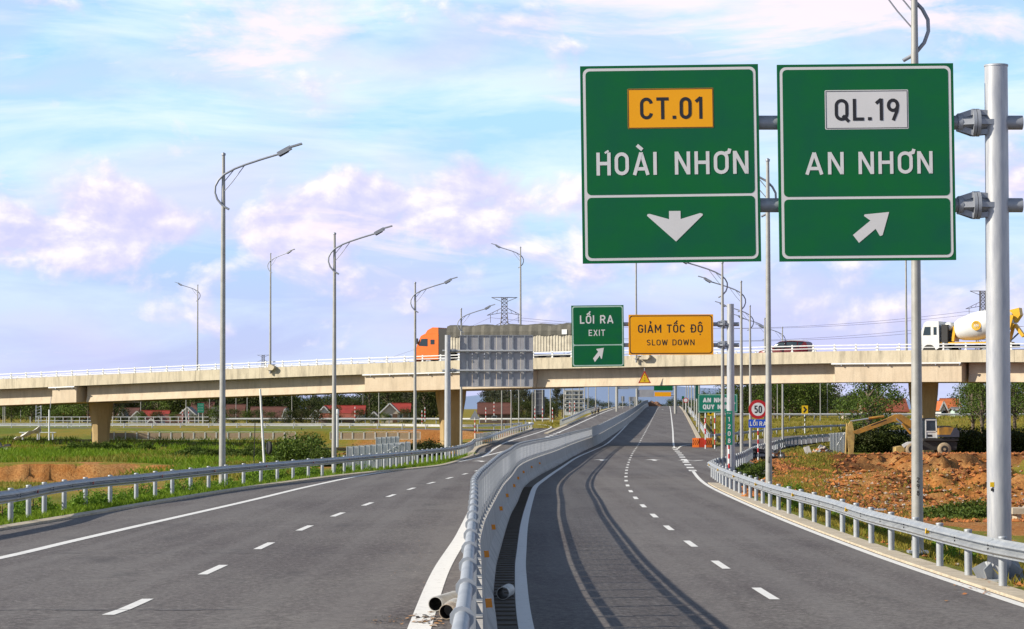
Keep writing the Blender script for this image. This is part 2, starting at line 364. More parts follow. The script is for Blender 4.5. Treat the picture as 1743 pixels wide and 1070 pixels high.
for (y0, xa, xb, zf, w) in ((solve(0,942,zL)[1], -11.5, -1.2, zL, .05), (solve(0,1040,zL)[1], -12, -3.5, zL, .06), (solve(800,930,zR)[1], -.2, 8, zR, .04), (solve(800,866,zR)[1], 0, 7, zR, .06), (solve(800,806,zR)[1], 1, 9.0, zR, .2), (solve(300,893,zL)[1], -10, -1.4, zL, .05)):
    n = 24; prev = None; vs = []
    for k in range(n+1):
        x = xa+(xb-xa)*k/n; yy = y0+0.06*math.sin(k*1.9+y0)+0.12*k/n; z = float(zf(yy))+0.0075+(0.004 if zf is zL else 0); ww = w*(0.4+0.6*math.sin(k*2.3+y0)**2)
        vs += [(x, yy-ww/2, z), (x, yy+ww/2, z)]
    mb.add(vs, [(2*i, 2*i+2, 2*i+3, 2*i+1) for i in range(n)], M_seal)
marking('pavement_joint', mb)
def arrow_marking(cx, cy, zf, dz, turn=0):
    mb = MB(); L = 5.5; P = [(-.09,0),(.09,0),(.09,3.3),(.38,3.3),(0,5.5),(-.38,3.3),(-.09,3.3)]
    mb.add([(cx+x*1.6+turn*y*.06, cy+y, float(zf(cy+y))+dz) for x, y in P], [list(range(7))], M_paint); return mb
for (px, pyy, zf, dz, t) in ((1026,784,zR,.006,0),(1116,784,zR,.006,0),(1168,785,zR,.006,1),(1104,697.5,zR,.006,0),(1129,697,zR,.006,0),(946,788,zL,.01,0),(822,786,zL,.01,-1),(955,753,zL,.01,0)):
    X, Y0 = solve(px, pyy, zf); marking('road_arrow', arrow_marking(X, Y0, zf, dz, t))
# concrete edge strips
def edge_strip(f, w, h, zf, y0, y1, name, side=1, step=1.5):
    rows = np.arange(y0, y1, step); pts = [(float(f(Y)), Y, float(zf(Y))) for Y in rows]
    u0, u1 = (0.0, w) if side > 0 else (-w, 0.0)
    return marking(name, MB().sweep(pts, [(u0, -.3), (u1, -.3), (u1, h-.03), (u0, h)], M_kerb))
edge_strip(lambda Y: RE(Y)+0.16, 0.55, 0.045, zR, 12, 118, 'kerb_right')
edge_strip(RK, 0.5, 0.10, zR, 266, 760, 'kerb_right')
edge_strip(LK, 0.22, 0.09, zL, 40, 214, 'kerb_left', -1)
edge_strip(LK, 0.5, 0.12, zL, 322, 760, 'kerb_left', -1)
# gutter grating strip along the foot of the barrier
gm = mat('gutter soil', (0.05,0.04,0.032), 0.9, 0, (0.09,0.075,0.06), 5, world=True)
marking('gutter_strip', strip('x', lambda Y: (BC(Y)+0.32+RL(Y)-0.12)/2, 0.33, zR, 0.004, 6, 200, 1.0, gm))
gs = mat('gutter slot', (0.12,0.10,0.08), 0.9, world=True)
mb = MB()
for Y in np.arange(18, 110, 0.85):
    x0, x1, z = float(BC(Y))+0.31, float(RL(Y))-0.12, float(zR(Y)); mb.box(((x0+x1)/2, Y, z+0.012), (x1-x0, 0.07, 0.03), gs)
g = mb.build('gutter_ribs'); setp(g, 'low ribs across the drainage gutter at the barrier foot', kind='stuff')
# ramps
rampR_r = resample(trace([(1207,812),(1236,806),(1264,791),(1285,778),(1312,768),(1345,759),(1400,752),(1470,747),(1560,742),(1650,739)], zR), None, 60)
rampR_l = resample(trace([(1183,800),(1190,785),(1205,768),(1228,758),(1262,751),(1340,742),(1400,738.5),(1470,735.5),(1560,733),(1650,731)], zR), None, 60)
rampL_l = resample(trace([(806,776),(810,768),(820,761),(856,748),(905,728)], zL) + [(-4,344),(-20,351),(-60,355),(-140,359)], None, 70)
rampL_r = resample(trace([(846,782),(880,763),(925,745),(962,728)], zL) + [(3,349),(-6,357),(-20,362),(-60,366),(-140,370)], None, 70)
def ruled(name, A, B, zf, dz, m, label, n=6):
    vs = []
    for a, b in zip(A, B):
        for k in range(n+1):
            p = a+(b-a)*k/n; vs.append((p[0], p[1], float(zf(p[1]))+dz))
    w = n+1; I = np.array([[(i*w+k, i*w+k+1, (i+1)*w+k+1, (i+1)*w+k) for k in range(n)] for i in range(len(A)-1)]).reshape(-1, 4)
    o = link(name, np_mesh(name, vs, I, [m])); setp(o, label, kind='structure')
ruled('exit_ramp_road', rampR_l, rampR_r, zR, 0.003, M_asph, 'asphalt exit ramp bending right behind the guardrail nose')
ruled('entry_ramp_road', rampL_l, rampL_r, zL, 0.007, M_asph, 'asphalt ramp joining the left carriageway beyond the bridge')
mb = MB()
def line_pts(P, w, zf, dz, mb, m=M_paint):
    P = np.array(P); t = np.gradient(P, axis=0); t /= np.linalg.norm(t, axis=1)[:, None]; n = np.stack([t[:,1], -t[:,0]], 1)
    a, b = P-n*w/2, P+n*w/2; vs = []
    for p, q in zip(a, b): vs += [(p[0], p[1], float(zf(p[1]))+dz), (q[0], q[1], float(zf(q[1]))+dz)]
    mb.add(vs, [(2*i, 2*i+1, 2*i+3, 2*i+2) for i in range(len(P)-1)], m)
line_pts(resample(trace([(820,778),(856,755),(900,741),(938,727.5),(930,723.5),(915,722)], zL), None, 40), .22, zL, .014, mb)
marking('road_line', mb)
mb = MB(); line_pts(resample(trace([(1152,764),(1170,757),(1225,754)], zR), None, 20), .2, zR, .010, mb); line_pts(resample(trace([(1196,783),(1180,784.5)], zR), None, 8), .3, zR, .010, mb); marking('road_line', mb)
for P, s in ((rampL_l, -1),):
    pts = [(p[0], p[1], float(zL(p[1]))) for p in P[:40]]
    marking('kerb_ramp', MB().sweep(pts, [(-.5,-.3),(0,-.3),(0,.12),(-.5,.12)], M_kerb))
# ---------------------------------------------------------------- terrain
cR = (rampR_l+rampR_r)/2; cL = (rampL_l+rampL_r)/2
padR = np.concatenate([rampR_l[::2]*(1-k/6)+rampR_r[::2]*k/6 for k in range(7)]); padL = np.concatenate([rampL_l[::2]*(1-k/4)+rampL_r[::2]*k/4 for k in range(5)])
from mathutils import noise as mnoise
def vnoise(X, Y, s, seed=0.0):      # cheap value noise, vectorised
    x, y = X/s+seed*17.3, Y/s+seed*9.1; xi, yi = np.floor(x), np.floor(y); fx, fy = x-xi, y-yi; fx = fx*fx*(3-2*fx); fy = fy*fy*(3-2*fy)
    h = lambda a, b: np.modf(np.abs(np.sin(a*127.1+b*311.7+seed*74.7)*43758.5453))[0]
    return (h(xi,yi)*(1-fx)+h(xi+1,yi)*fx)*(1-fy) + (h(xi,yi+1)*(1-fx)+h(xi+1,yi+1)*fx)*fy
def fbm(X, Y, s, o=4, seed=0.0):
    r = 0; a = .5
    for k in range(o): r = r+a*vnoise(X, Y, s/2**k, seed+k); a *= .5
    return r/(1-.5**o)
sm = lambda x, a, b: (lambda t: t*t*(3-2*t))(np.clip((x-a)/(b-a), 0, 1))
def polydist(X, Y, P):
    d = np.full(X.shape, 1e9)
    for p in P: d = np.minimum(d, (X-p[0])**2+(Y-p[1])**2)
    return np.sqrt(d)
PITC = (22.5, 176.0)          # where the digger is working
def terrain(X, Y, full=False):
    X, Y = np.asarray(X, float), np.asarray(Y, float)
    zr, zl = zR(np.clip(Y, 0, 1000)), zL(np.clip(Y, 0, 1000)); far = sm(Y, 700, 1100); zr = zr*(1-far)+0.3*far; zl = zl*(1-far)+0.3*far
    dl = LK(np.clip(Y,0,1000))-X; dr = X-RK(np.clip(Y,0,1000))
    n8, n2, n30 = fbm(X, Y, 8, 4, 1), fbm(X, Y, 2.2, 3, 2), fbm(X, Y, 40, 3, 3)
    # left side
    lip = 203+5*(n30-.5)*2+(X+33)*.05
    fieldL = -1.5+0.9*sm(Y, 270, 310)+0.75*(n8-.5)*.6+sm(Y, 318, 342)*1.0+0.25*sm(Y, 450, 700)
    pit = -2.75+0.5*(n8-.5); inpit = sm(-X, 24, 27.5)
    cut = sm(Y+1.5*(n8-.5)+1.2*(n2-.5)+1.5*(vnoise(X,Y*.3,.8,9)-.5), lip-2.2, lip)
    lowL = np.where(Y < 330, pit*(1-cut)+fieldL*cut, fieldL); lowL = lowL*inpit + np.where(Y<330, -1.2-.35*sm(Y,120,200)+.5*(n8-.5), fieldL)*(1-inpit)
    # right side
    rest = -1.0-0.4*sm(Y,80,120)+0.25*(n8-.5)
    mound = -1.22+0.15*(n8-.5)+1.3*sm(Y, 275, 330)+0.4*sm(Y,450,600)
    face = sm(Y, 158, 220)
    gx = sm(X/Y, .088, .118)
    ridg = (1-np.abs(2*vnoise(X+Y*.35, Y*.25, 4.2, 5)-1))*.9+(1-np.abs(2*vnoise(X-Y*.2, Y*.4, 1.7, 6)-1))*.35
    bas = rest*(1-sm(Y, 84, 148)*gx) + (-2.85)*sm(Y, 84, 148)*gx
    groundR = bas*(1-face)+mound*face + ridg*1.5*sm(Y,112,140)*(1-sm(Y,180,205))*sm(X/Y,.11,.135) + (n2-.5)*.55*sm(Y,100,125)*(1-sm(Y,205,222))
    hole = np.exp(-(((X-PITC[0])/4.8)**2+((Y-PITC[1])/22)**2)); groundR = groundR-1.3*hole*sm(X/Y,.085,.11)
    for hx, hy, hh, w in ((32.5,198,1.6,3.0),(35,180,2.0,2.8),(38.5,192,1.8,3.2),(27.5,168,1.9,2.2),(30,152,1.1,2.0),(22,140,.6,1.6),(31.5,170,1.5,2.0),(29,188,1.5,2.2)):
        groundR = groundR+hh*np.exp(-(((X-hx)/w)**2+((Y-hy)/(w*1.4))**2))*(0.75+.5*n2)
    groundR = groundR + ((fbm(X,Y,3.6,5,12)-.5)*4.4 + (1-np.abs(2*vnoise(X,Y*.4,1.2,13)-1))*.9-.3)*sm(Y,112,140)*(1-sm(Y,205,220))*sm(X/Y,.10,.125)
    cap = 3-4.10*Y/226+(n2-.5)*.25-.9*sm(-np.abs(X-26),-5,0)*0
    groundR = np.where((Y>105)&(Y<226)&(X>12), np.minimum(groundR, cap), groundR)
    hedge = 0
    bl = sm(dl, 1.9, 7.5+0*Y); zLs = (zl-0.03-.10*sm(dl,.2,1.4))*(1-bl)+lowL*bl
    br = sm(dr, 1.3, 7.5+4*sm(Y,95,150)); zRs = (zr-0.02-.08*sm(dr,.8,1.3))*(1-br)+groundR*br
    z = np.where(dl > 0, zLs, np.where(dr > 0, zRs, zr-0.25))
    z = np.where((dl <= 0.05) & (dr <= 0), np.minimum(zl, zr)-0.25, z)
    dRp, dLp = polydist(X, Y, padR), polydist(X, Y, padL)
    for dd, hw, zz, side, Y0 in ((dRp, 3.2, zr, dr, 120), (dLp, 3.5, zl, dl, 225)):
        w = (1-sm(dd, hw, hw+(4.0 if zz is zr else 9.0)))*(side > -1)*(Y > Y0); z = z*(1-w)+(zz-0.13)*w
    # ramp embankment on the far right with its own level
    er = sm(Y, 372, 392)*sm(X, 30, 42)*(1-far); z = z*(1-er)+(0.9+.6*sm(X,30,80)+.1*n8)*er
    z = z + np.where((dl > 30)|(dr > 30), 1, 0)*0*hedge
    if not full: return z
    side_l = dl > 0
    dirt = np.where(side_l, (1-np.abs(np.clip((Y-(lip-1.6))/2.4, -1, 1)))*2.4*inpit*(n8>.28)*sm(-X,20,26), 0)
    dirt = np.where(side_l, np.maximum(dirt, sm(n2*.5+n8*.5, .57, .66)*.8*(Y<330)), dirt)
    dirt = np.where(side_l & (Y > 300) & (Y < 345), sm(Y,302,306)*(.15+.9*n8)*(.35+.65*sm(X,-24,-18)), dirt)
    dirt = np.where(~side_l & (Y < 250), sm(Y, 84, 108)*(1-sm(Y,222,236))*sm(X/Y, .092, .112)*(1.2-.8*sm(n8,.66,.78)*(Y<150)), dirt)
    dirt = np.where(~side_l & (Y < 110), np.maximum(dirt, sm(dr, 2.2, 5.5)*.9*sm(n2*.6+n8*.4,.38,.5)), dirt)
    yel = np.where(side_l, .30+.7*sm(n8,.42,.58)+.45*(Y>385), .55+.45*sm(Y,250,300)); yel = np.clip(yel+.5*(n30-.5), 0, 1)
    dark = np.clip(1.25*np.exp(-(((X/Y-.126)/.018)**2+((Y-183)/24)**2))+.9*sm(n2*.4+n8*.6,.60,.68)*(Y>110), 0, 1)*(~side_l)  # shade of the dug hollow painted into the soil, plus dark moist patches
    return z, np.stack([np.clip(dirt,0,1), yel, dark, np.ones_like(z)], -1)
def T(x, y): return float(terrain(np.array([x]), np.array([y]))[0])
rows = [3.0]
while rows[-1] < 14000: rows.append(rows[-1]*1.0065+0.08 if rows[-1] < 420 else rows[-1]*1.03+2)
tt = np.linspace(-1, 1, 430); rows = np.array(rows)
YY, TT = np.meshgrid(rows, tt, indexing='ij'); XX = TT*(0.30*YY+26)
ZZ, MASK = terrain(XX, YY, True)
nr, ncl = XX.shape; idx = np.arange(nr*ncl).reshape(nr, ncl)
faces = np.stack([idx[:-1,:-1], idx[:-1,1:], idx[1:,1:], idx[1:,:-1]], -1).reshape(-1, 4)
def ground_mat():
    m, nt, b = new_mat('ground soil and grass'); T_ = NT(nt); a = T_.N.new('ShaderNodeVertexColor'); a.layer_name = 'mask'
    s = T_.N.new('ShaderNodeSeparateColor'); T_.L.new(a.outputs[0], s.inputs[0]); v = T_.world()
    n1, n2, n3 = T_.noise(v, 0.9, 6, 0.65), T_.noise(v, 5, 6, 0.7), T_.noise(v, 0.22, 5, 0.6)
    g = T_.mix(T_.ramp(n1, [(0.3, 0.0), (0.7, 1.0)]), (0.06,0.11,0.010), (0.17,0.22,0.025))
    y = T_.mix(T_.ramp(n1, [(0.35, 0.0), (0.65, 1.0)]), (0.30,0.20,0.030), (0.20,0.19,0.030))
    g = T_.mix(T_.math('ADD', s.outputs[1], T_.math('MULTIPLY', T_.math('SUBTRACT', n3, .5), .8), True), g, y)
    d = T_.mix(T_.ramp(n3, [(0.35, 0.0), (0.62, 1.0)]), (0.39,0.145,0.030), (0.47,0.25,0.09))
    d = T_.mix(T_.ramp(n2, [(0.35, 0.7), (0.55, 0.0)]), d, (0.17,0.05,0.012)); d = T_.mix(T_.ramp(n2, [(0.60, 0.0), (0.72, .6)]), d, (0.60,0.38,0.20))
    d = T_.mix(T_.math('MULTIPLY', s.outputs[2], T_.ramp(n1, [(0.3, 0.6), (0.55, 1.0)])), d, (0.075,0.030,0.012))  # soil darkened by the painted hollow shade and the dark patches
    f = T_.math('ADD', s.outputs[0], T_.math('MULTIPLY', T_.math('SUBTRACT', n2, .5), .7), True)
    T_.L.new(T_.mix(T_.ramp(f, [(0.4, 0.0), (0.6, 1.0)]), g, d), b.inputs['Base Color']); b.inputs['Roughness'].default_value = 0.95; b.inputs['Specular IOR Level'].default_value = 0.1
    T_.bump(n2, 0.8, 0.12, b); return m
M_ground = ground_mat()
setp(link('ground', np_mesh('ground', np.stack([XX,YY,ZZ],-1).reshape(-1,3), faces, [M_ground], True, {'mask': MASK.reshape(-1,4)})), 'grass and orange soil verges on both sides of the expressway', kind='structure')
# distant hills
hv = []; hm = mat('haze blue hill', (0.20,0.27,0.42), 1.0, 0, (0.17,0.24,0.38), 0.002, world=True)  # distance haze put into the hill colour as blue
hx = np.linspace(-3800, 3800, 240); prof = []
for x in hx: prof.append(30+70*max(0, fbm(np.array([x]), np.array([9000.]), 1500, 4, 8)[0]-.25) + 70*math.exp(-((x-330)/330)**2) + 25*math.exp(-((x-800)/200)**2))
for j, (yy, k) in enumerate(((9000,0),(9300,.8),(9700,1),(10400,.5),(11000,0))):
    for x, h in zip(hx, prof): hv.append((x*(1+.02*j), yy, -2+h*k))
n = len(hx); hf = [(j*n+i, j*n+i+1, (j+1)*n+i+1, (j+1)*n+i) for j in range(4) for i in range(n-1)]
setp(link('hills', np_mesh('hills', hv, hf, [hm], True)), 'low hills with painted blue haze on the far horizon', kind='structure')
# ---------------------------------------------------------------- overpass
BU = Vector((0.8847, -0.4662, 0)); BN = Vector((-0.4662, -0.8847, 0))       # along the bridge (to the right), outward normal of the near face
B0 = Vector((0, 254.0, 0)); BWID = 12.0
def bx_of(px):         # distance along the near face for a picture column
    k = (px-CX)/F; return k*B0.y/(BU.x-k*BU.y)
def bpt(s, off=0.0, z=0.0): p = B0+BU*s+BN*off; return Vector((p.x, p.y, z))
def bz(px, py): s = bx_of(px); p = bpt(s); return (s, unproj(px, py, p.y)[2])
_t = [bz(*q) for q in [(-160,651.5),(0,645),(145,638.5),(430,626),(600,619),(706,615.5),(907,609),(1090,605),(1240,601.5),(1450,597),(1600,595.5),(1743,595),(1900,596)]]
ZT = pchip([q[0] for q in _t], [q[1] for q in _t])
def concrete(name, c, c2, top=True):
    m, nt, b = new_mat(name); T_ = NT(nt); v = T_.world(); n1 = T_.noise(v, 0.5, 6, 0.6); n2 = T_.noise(T_.world((1.1,1.1,0.16)), 1.6, 7, 0.7); n3 = T_.noise(v, 9, 4, 0.6)
    col = T_.mix(T_.ramp(n1, [(0.3, 0.0), (0.7, 1.0)]), c, c2)
    col = T_.mix(T_.ramp(n2, [(0.47, 0.0), (0.68, 0.8 if top else .4)]), col, tuple(x*0.45 for x in c)); col = T_.mix(T_.ramp(n3, [(0.35, .25), (0.5, 0.0)]), col, tuple(x*.6 for x in c))
    T_.L.new(col, b.inputs['Base Color']); b.inputs['Roughness'].default_value = 0.88; b.inputs['Specular IOR Level'].default_value = .2; T_.bump(n3, .25, .02, b); return m
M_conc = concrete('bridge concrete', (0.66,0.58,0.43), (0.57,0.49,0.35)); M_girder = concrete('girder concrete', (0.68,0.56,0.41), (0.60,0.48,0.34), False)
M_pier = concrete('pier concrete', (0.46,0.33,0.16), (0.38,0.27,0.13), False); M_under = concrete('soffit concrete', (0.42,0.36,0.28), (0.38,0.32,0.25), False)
M_stain = mat('black algae streaks', (0.10,0.085,0.055), 0.9)
S0, S1 = bx_of(-260), bx_of(2050)
bridge = thing('overpass_bridge', 'long beige concrete road bridge crossing over both carriageways on tapered piers', 'bridge', tuple(B0))
def bsweep(name, prof, mt, s0=S0, s1=S1, dz=0.0, step=2.0, parent=bridge):
    n = max(2, int((s1-s0)/step)+1); pts = [bpt(s, 0, float(ZT(s))+dz) - B0 for s in np.linspace(s0, s1, n)]
    pts = [Vector((p.x, p.y, p.z)) for p in pts]
    return MB().sweep([tuple(p) for p in pts], prof, mt).build(name, parent)
# sweep: u to the right of travel (travel to +X => right is towards the camera)
seg = 8.2; k = 0; s = S0
while s < S1:              # parapet cast in bays
    bsweep('parapet', [(0,0),(0,-1.12),(-.28,-1.12),(-.28,0)], M_conc, s+.012, min(s+seg, S1)-.012, step=4.1); s += seg
bsweep('far_parapet', [(-BWID,0),(-BWID,-1.05),(-BWID+.28,-1.05),(-BWID+.28,0)], M_conc)
bsweep('deck', [(-.28,-.50),(-.28,-1.15),(-BWID+.28,-1.15),(-BWID+.28,-.50)], M_asph)
gs = [(S0, bx_of(88), 0), (bx_of(88.3), bx_of(129), 1), (bx_of(137), bx_of(619.6), 0), (bx_of(620), bx_of(905), 1), (bx_of(905.4), bx_of(1419.6), 0), (bx_of(1420), bx_of(1636), 1), (bx_of(1642), S1, 0)]
for a, b_, blk in gs:
    if blk: bsweep('diaphragm_block', [(-.12,-1.28),(-.12,-2.93),(-BWID+.15,-2.93),(-BWID+.15,-1.28)], M_girder, a, b_)
    else:
        bsweep('edge_girder', [(-1.25,-1.16),(-1.25,-2.2),(-1.05,-2.92),(-2.4,-2.92),(-2.4,-1.16)], M_girder, a, b_)
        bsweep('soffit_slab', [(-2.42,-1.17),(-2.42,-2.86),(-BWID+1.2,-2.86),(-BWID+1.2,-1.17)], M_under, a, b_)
# dark grooves above the blocks: bearing shelf
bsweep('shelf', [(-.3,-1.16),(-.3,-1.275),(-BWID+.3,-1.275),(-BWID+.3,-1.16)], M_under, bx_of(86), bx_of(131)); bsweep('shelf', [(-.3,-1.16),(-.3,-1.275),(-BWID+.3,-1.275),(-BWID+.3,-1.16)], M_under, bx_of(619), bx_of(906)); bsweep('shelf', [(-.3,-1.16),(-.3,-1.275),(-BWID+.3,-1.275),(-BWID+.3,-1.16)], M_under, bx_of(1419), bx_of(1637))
for a, b_ in ((84,128),(618,782),(782,904),(1416,1636)):      # drain pipes
    n = 12; pts = [bpt(s, .10, float(ZT(s))-1.22) - B0 for s in np.linspace(bx_of(a), bx_of(b_), n)]
    mb = MB().tube([tuple(p) for p in pts], .085, white, 8); s = bx_of(a)+1
    while s < bx_of(b_): mb.box(tuple(bpt(s, .05, float(ZT(s))-1.32)-B0), (.08,.25,.14), galv2, math.atan2(BU.y, BU.x)); s += 2.3
    mb.build('drain_pipe', bridge)
# metal railing on both parapets
post_mb = MB().box((0,0,.33), (.15,.10,.66), white).box((0,.02,.02), (.24,.2,.05), white); post_me = post_mb.mesh('railing_post')
ang = math.atan2(BU.y, BU.x); s = S0+.6
while s < S1:
    p = bpt(s, -.14, float(ZT(s)))-B0; link('railing_post', post_me, bridge, tuple(p), (0,0,ang)); s += 2.13
s = S0+.6
while s < S1:
    p = bpt(s, -BWID+.14, float(ZT(s)))-B0; link('far_railing_post', post_me, bridge, tuple(p), (0,0,ang)); s += 2.13
for off, nm in ((0, ''), (-BWID+.28, 'far_')):
    for h, t in ((.60,.10),(.30,.07)): bsweep(nm+'railing_bar', [(off-.03,h),(off-.03,h-t),(off-.10,h-t),(off-.10,h)], white)
# piers
def pier(pxl, pxr, label=None):
    s = bx_of((pxl+pxr)/2)
    for _ in range(8): c = bpt(s, -BWID/2+1.0, 0); s += ((pxl+pxr)/2-(CX+F*c.x/c.y))/F*c.y/BU.x
    zt = float(ZT(s))-2.93; zb = T(c.x, c.y)-1.0; H = zt-zb; ap = (pxr-pxl)/F*c.y; mb = MB(); hx, hy = ap*.385, ap*.34
    ax = Vector((math.cos(R(20)), math.sin(R(20)))); ay = Vector((-ax.y, ax.x)); vs = []; lev = [(0,.70),(.40,.70),(.62,.78),(.85,.95),(1,1.0)]
    for t, k_ in lev:
        for x, y in ((-1,-.5),(-.55,-1),(.55,-1),(1,-.5),(1,.5),(.55,1),(-.55,1),(-1,.5)):
            q = ax*(x*hx*k_)+ay*(y*hy*k_); vs.append((q.x+c.x-B0.x, q.y+c.y-B0.y, zb+H*t))
    mb.add(vs, [(i*8+k, i*8+(k+1)%8, (i+1)*8+(k+1)%8, (i+1)*8+k) for i in range(len(lev)-1) for k in range(8)], M_pier)
    mb.build('pier', bridge)
pier(147,198); pier(736,799); pier(1541,1602); pier(-300,-250)
for px, py in ((463,628),(1100,609.5)):
    s = bx_of(px); z = unproj(px, py, bpt(s).y)[2]; MB().prism([(-.5,-.12),(.35,-.12),(.55,.1),(.55,.3),(.1,.5),(-.15,.5),(-.2,.12),(-.5,.08)], -.5, .0, M_conc).build('lamp_corbel', bridge, tuple(bpt(s, -.01, z)-B0), (0,0,ang))
# ---------------------------------------------------------------- median barrier with mesh screen
M_bar = concrete('barrier concrete', (0.58,0.55,0.51), (0.48,0.45,0.42), True)
M_mesh = mat('screen mesh', (0.66,0.67,0.68), 0.5, .15, (0.54,0.55,0.57), 9)
barrier = thing('median_barrier', 'continuous grey concrete median barrier carrying a galvanised anti glare mesh screen', 'crash barrier', (0,0,0))
def barrier_seg(L):
    h = L/2-.012; mb = MB(); pr = [(-.30,-.05),(-.30,.09),(-.17,.33),(-.105,.88),(-.095,.92),(.095,.92),(.105,.88),(.17,.33),(.30,.09),(.30,-.05)]
    mb.prism([(x, z) for x, z in pr], -h, h, M_bar); return mb.mesh('concrete_segment')
def screen_panel(L, fine=True):
    mb = MB(); h = L/2-.13; z0, z1 = 1.05, 1.75
    mb.box((0,0,1.075), (.035,2*h,.08), galv); mb.box((0,0,1.735), (.035,2*h,.08), galv)
    cell = .20 if fine else .33; wd = .016 if fine else .03; sl = .62; off = -2
    for sgn in (1, -1):
        c = -h-(z1-z0)/sl
        while c < h+(z1-z0)/sl:
            # line y = c + (z-z0)/sl * sgn , clip
            a0, a1 = z0, z1; f = lambda z: c+(z-z0)/sl if sgn > 0 else c-(z-z0)/sl+(0)
            pts = []
            for z in np.linspace(z0, z1, 2): pts.append((f(z), z))
            (ya, za), (yb, zb) = pts
            lo, hi = -h, h
            if max(ya, yb) > lo and min(ya, yb) < hi:
                def clip(ya, za, yb, zb):
                    for lim, s_ in ((lo, 1), (hi, -1)):
                        if (ya-lim)*s_ < 0: t = (lim-ya)/(yb-ya); ya, za = lim, za+(zb-za)*t
                        if (yb-lim)*s_ < 0: t = (lim-ya)/(yb-ya); yb, zb = lim, za+(zb-za)*t
                    return ya, za, yb, zb
                a, b_, c2, d = clip(ya, za, yb, zb)
                if abs(a-c2) > .02: mb.beam((.006*sgn, a, b_), (.006*sgn, c2, d), .008, wd, M_mesh)
            c += cell
    return mb.mesh('screen_panel')
def screen_post():
    mb = MB(); mb.box((0,0,1.39), (.07,.14,.90), galv); mb.box((0,0,.955), (.19,.16,.02), galv)
    mb.prism([(-.09,.965),(.0,.965),(.0,1.15)], -.006, .006, galv); mb.prism([(.0,.965),(.09,.965),(.0,1.15)], -.006, .006, galv); return mb.mesh('screen_post')
def top_rail(L):
    mb = MB(); mb.tube([(0,-L/2+.02,1.86),(0,L/2-.02,1.86)], .036, galv, 10); mb.lathe([(.056,-.012),(.056,.012)], galv, 10, (0,L/2-.02,1.86), 'Y'); return mb.mesh('top_rail')
segL = 2.0; bs = barrier_seg(segL); pn = screen_panel(segL); pn2 = screen_panel(segL, False); ps = screen_post(); tr = top_rail(segL)
refl = MB().prism([(-.055,-.05),(.055,-.05),(.04,.06),(-.04,.06)], -.02, .02, orange_r).mesh('reflector')
bp = resample([(float(BC(Y)), Y) for Y in np.concatenate([np.arange(5.3, 60, 2), np.arange(60, 780, 6)])], segL)
for i in range(len(bp)-1):
    a, b_ = bp[i], bp[i+1]; m_ = (a+b_)/2
    if m_[1] > 255: break
    za, zb = float(zR(a[1])), float(zR(b_[1])); rz = math.atan2(b_[1]-a[1], b_[0]-a[0])-math.pi/2; rx = math.atan2(zb-za, segL); loc = (m_[0], m_[1], (za+zb)/2)
    link('concrete_segment', bs, barrier, loc, (rx, 0, rz)); link('screen_panel', pn if m_[1] < 110 else pn2, barrier, loc, (rx, 0, rz)); link('top_rail', tr, barrier, loc, (rx, 0, rz))
    link('screen_post', ps, barrier, (a[0], a[1], za), (0,0,rz))
    if i % 6 == 0 and 20 < m_[1] < 150:
        link('reflector', refl, barrier, (m_[0]+.17, m_[1]-.2, (za+zb)/2+.58), (0, 0, R(25)))
y_end = a[1]; far = bp[i:]; fp = [(p[0], p[1], float(zR(p[1]))) for p in far]
o = MB().sweep(fp, [(-.30,-.05),(-.17,.33),(-.10,.9),(.10,.9),(.17,.33),(.30,-.05)][::-1], M_bar).build('far_concrete', barrier)
mb = MB().sweep(fp, [(-.02,.95),(-.02,1.9),(.02,1.9),(.02,.95)][::-1], M_mesh)
for p in fp: mb.box((p[0], p[1], p[2]+1.4), (.09,.09,1.1), galv)
setp(mb.build('far_screen', barrier), kind='stuff')
# ---------------------------------------------------------------- guardrails
WB = [(0,.0),(.0,.03),(.085,.075),(.09,.11),(-.005,.145),(-.005,.165),(.09,.20),(.085,.235),(0,.28),(0,.31)]
wprof = [(u+.004, v) for u, v in WB]+[(u, v) for u, v in WB[::-1]]
post_m = MB().tube([(0,0,-.5),(0,0,.83)], .07, galv, 10); post_m.lathe([(.075,.83),(.075,.85),(.03,.86)], galv, 10)
gpost = post_m.mesh('guardrail_post'); blk = MB().box((0,0,0), (.12,.16,.26), galv2).mesh('spacer')
rrefl = MB().prism([(-.045,-.05),(.045,-.05),(.03,.05),(-.03,.05)], -.01, .01, mat('yellow reflector', (.95,.55,0), .3)).mesh('reflector'); rrefl_r = MB().box((0,0,0), (.09,.03,.10), mat('red reflector', (.45,.01,.02), .3)).mesh('reflector')
bolt = MB().box((0,0,-.03),(.02,.02,.035),black).box((0,0,.03),(.02,.02,.035),black).mesh('splice_bolts')
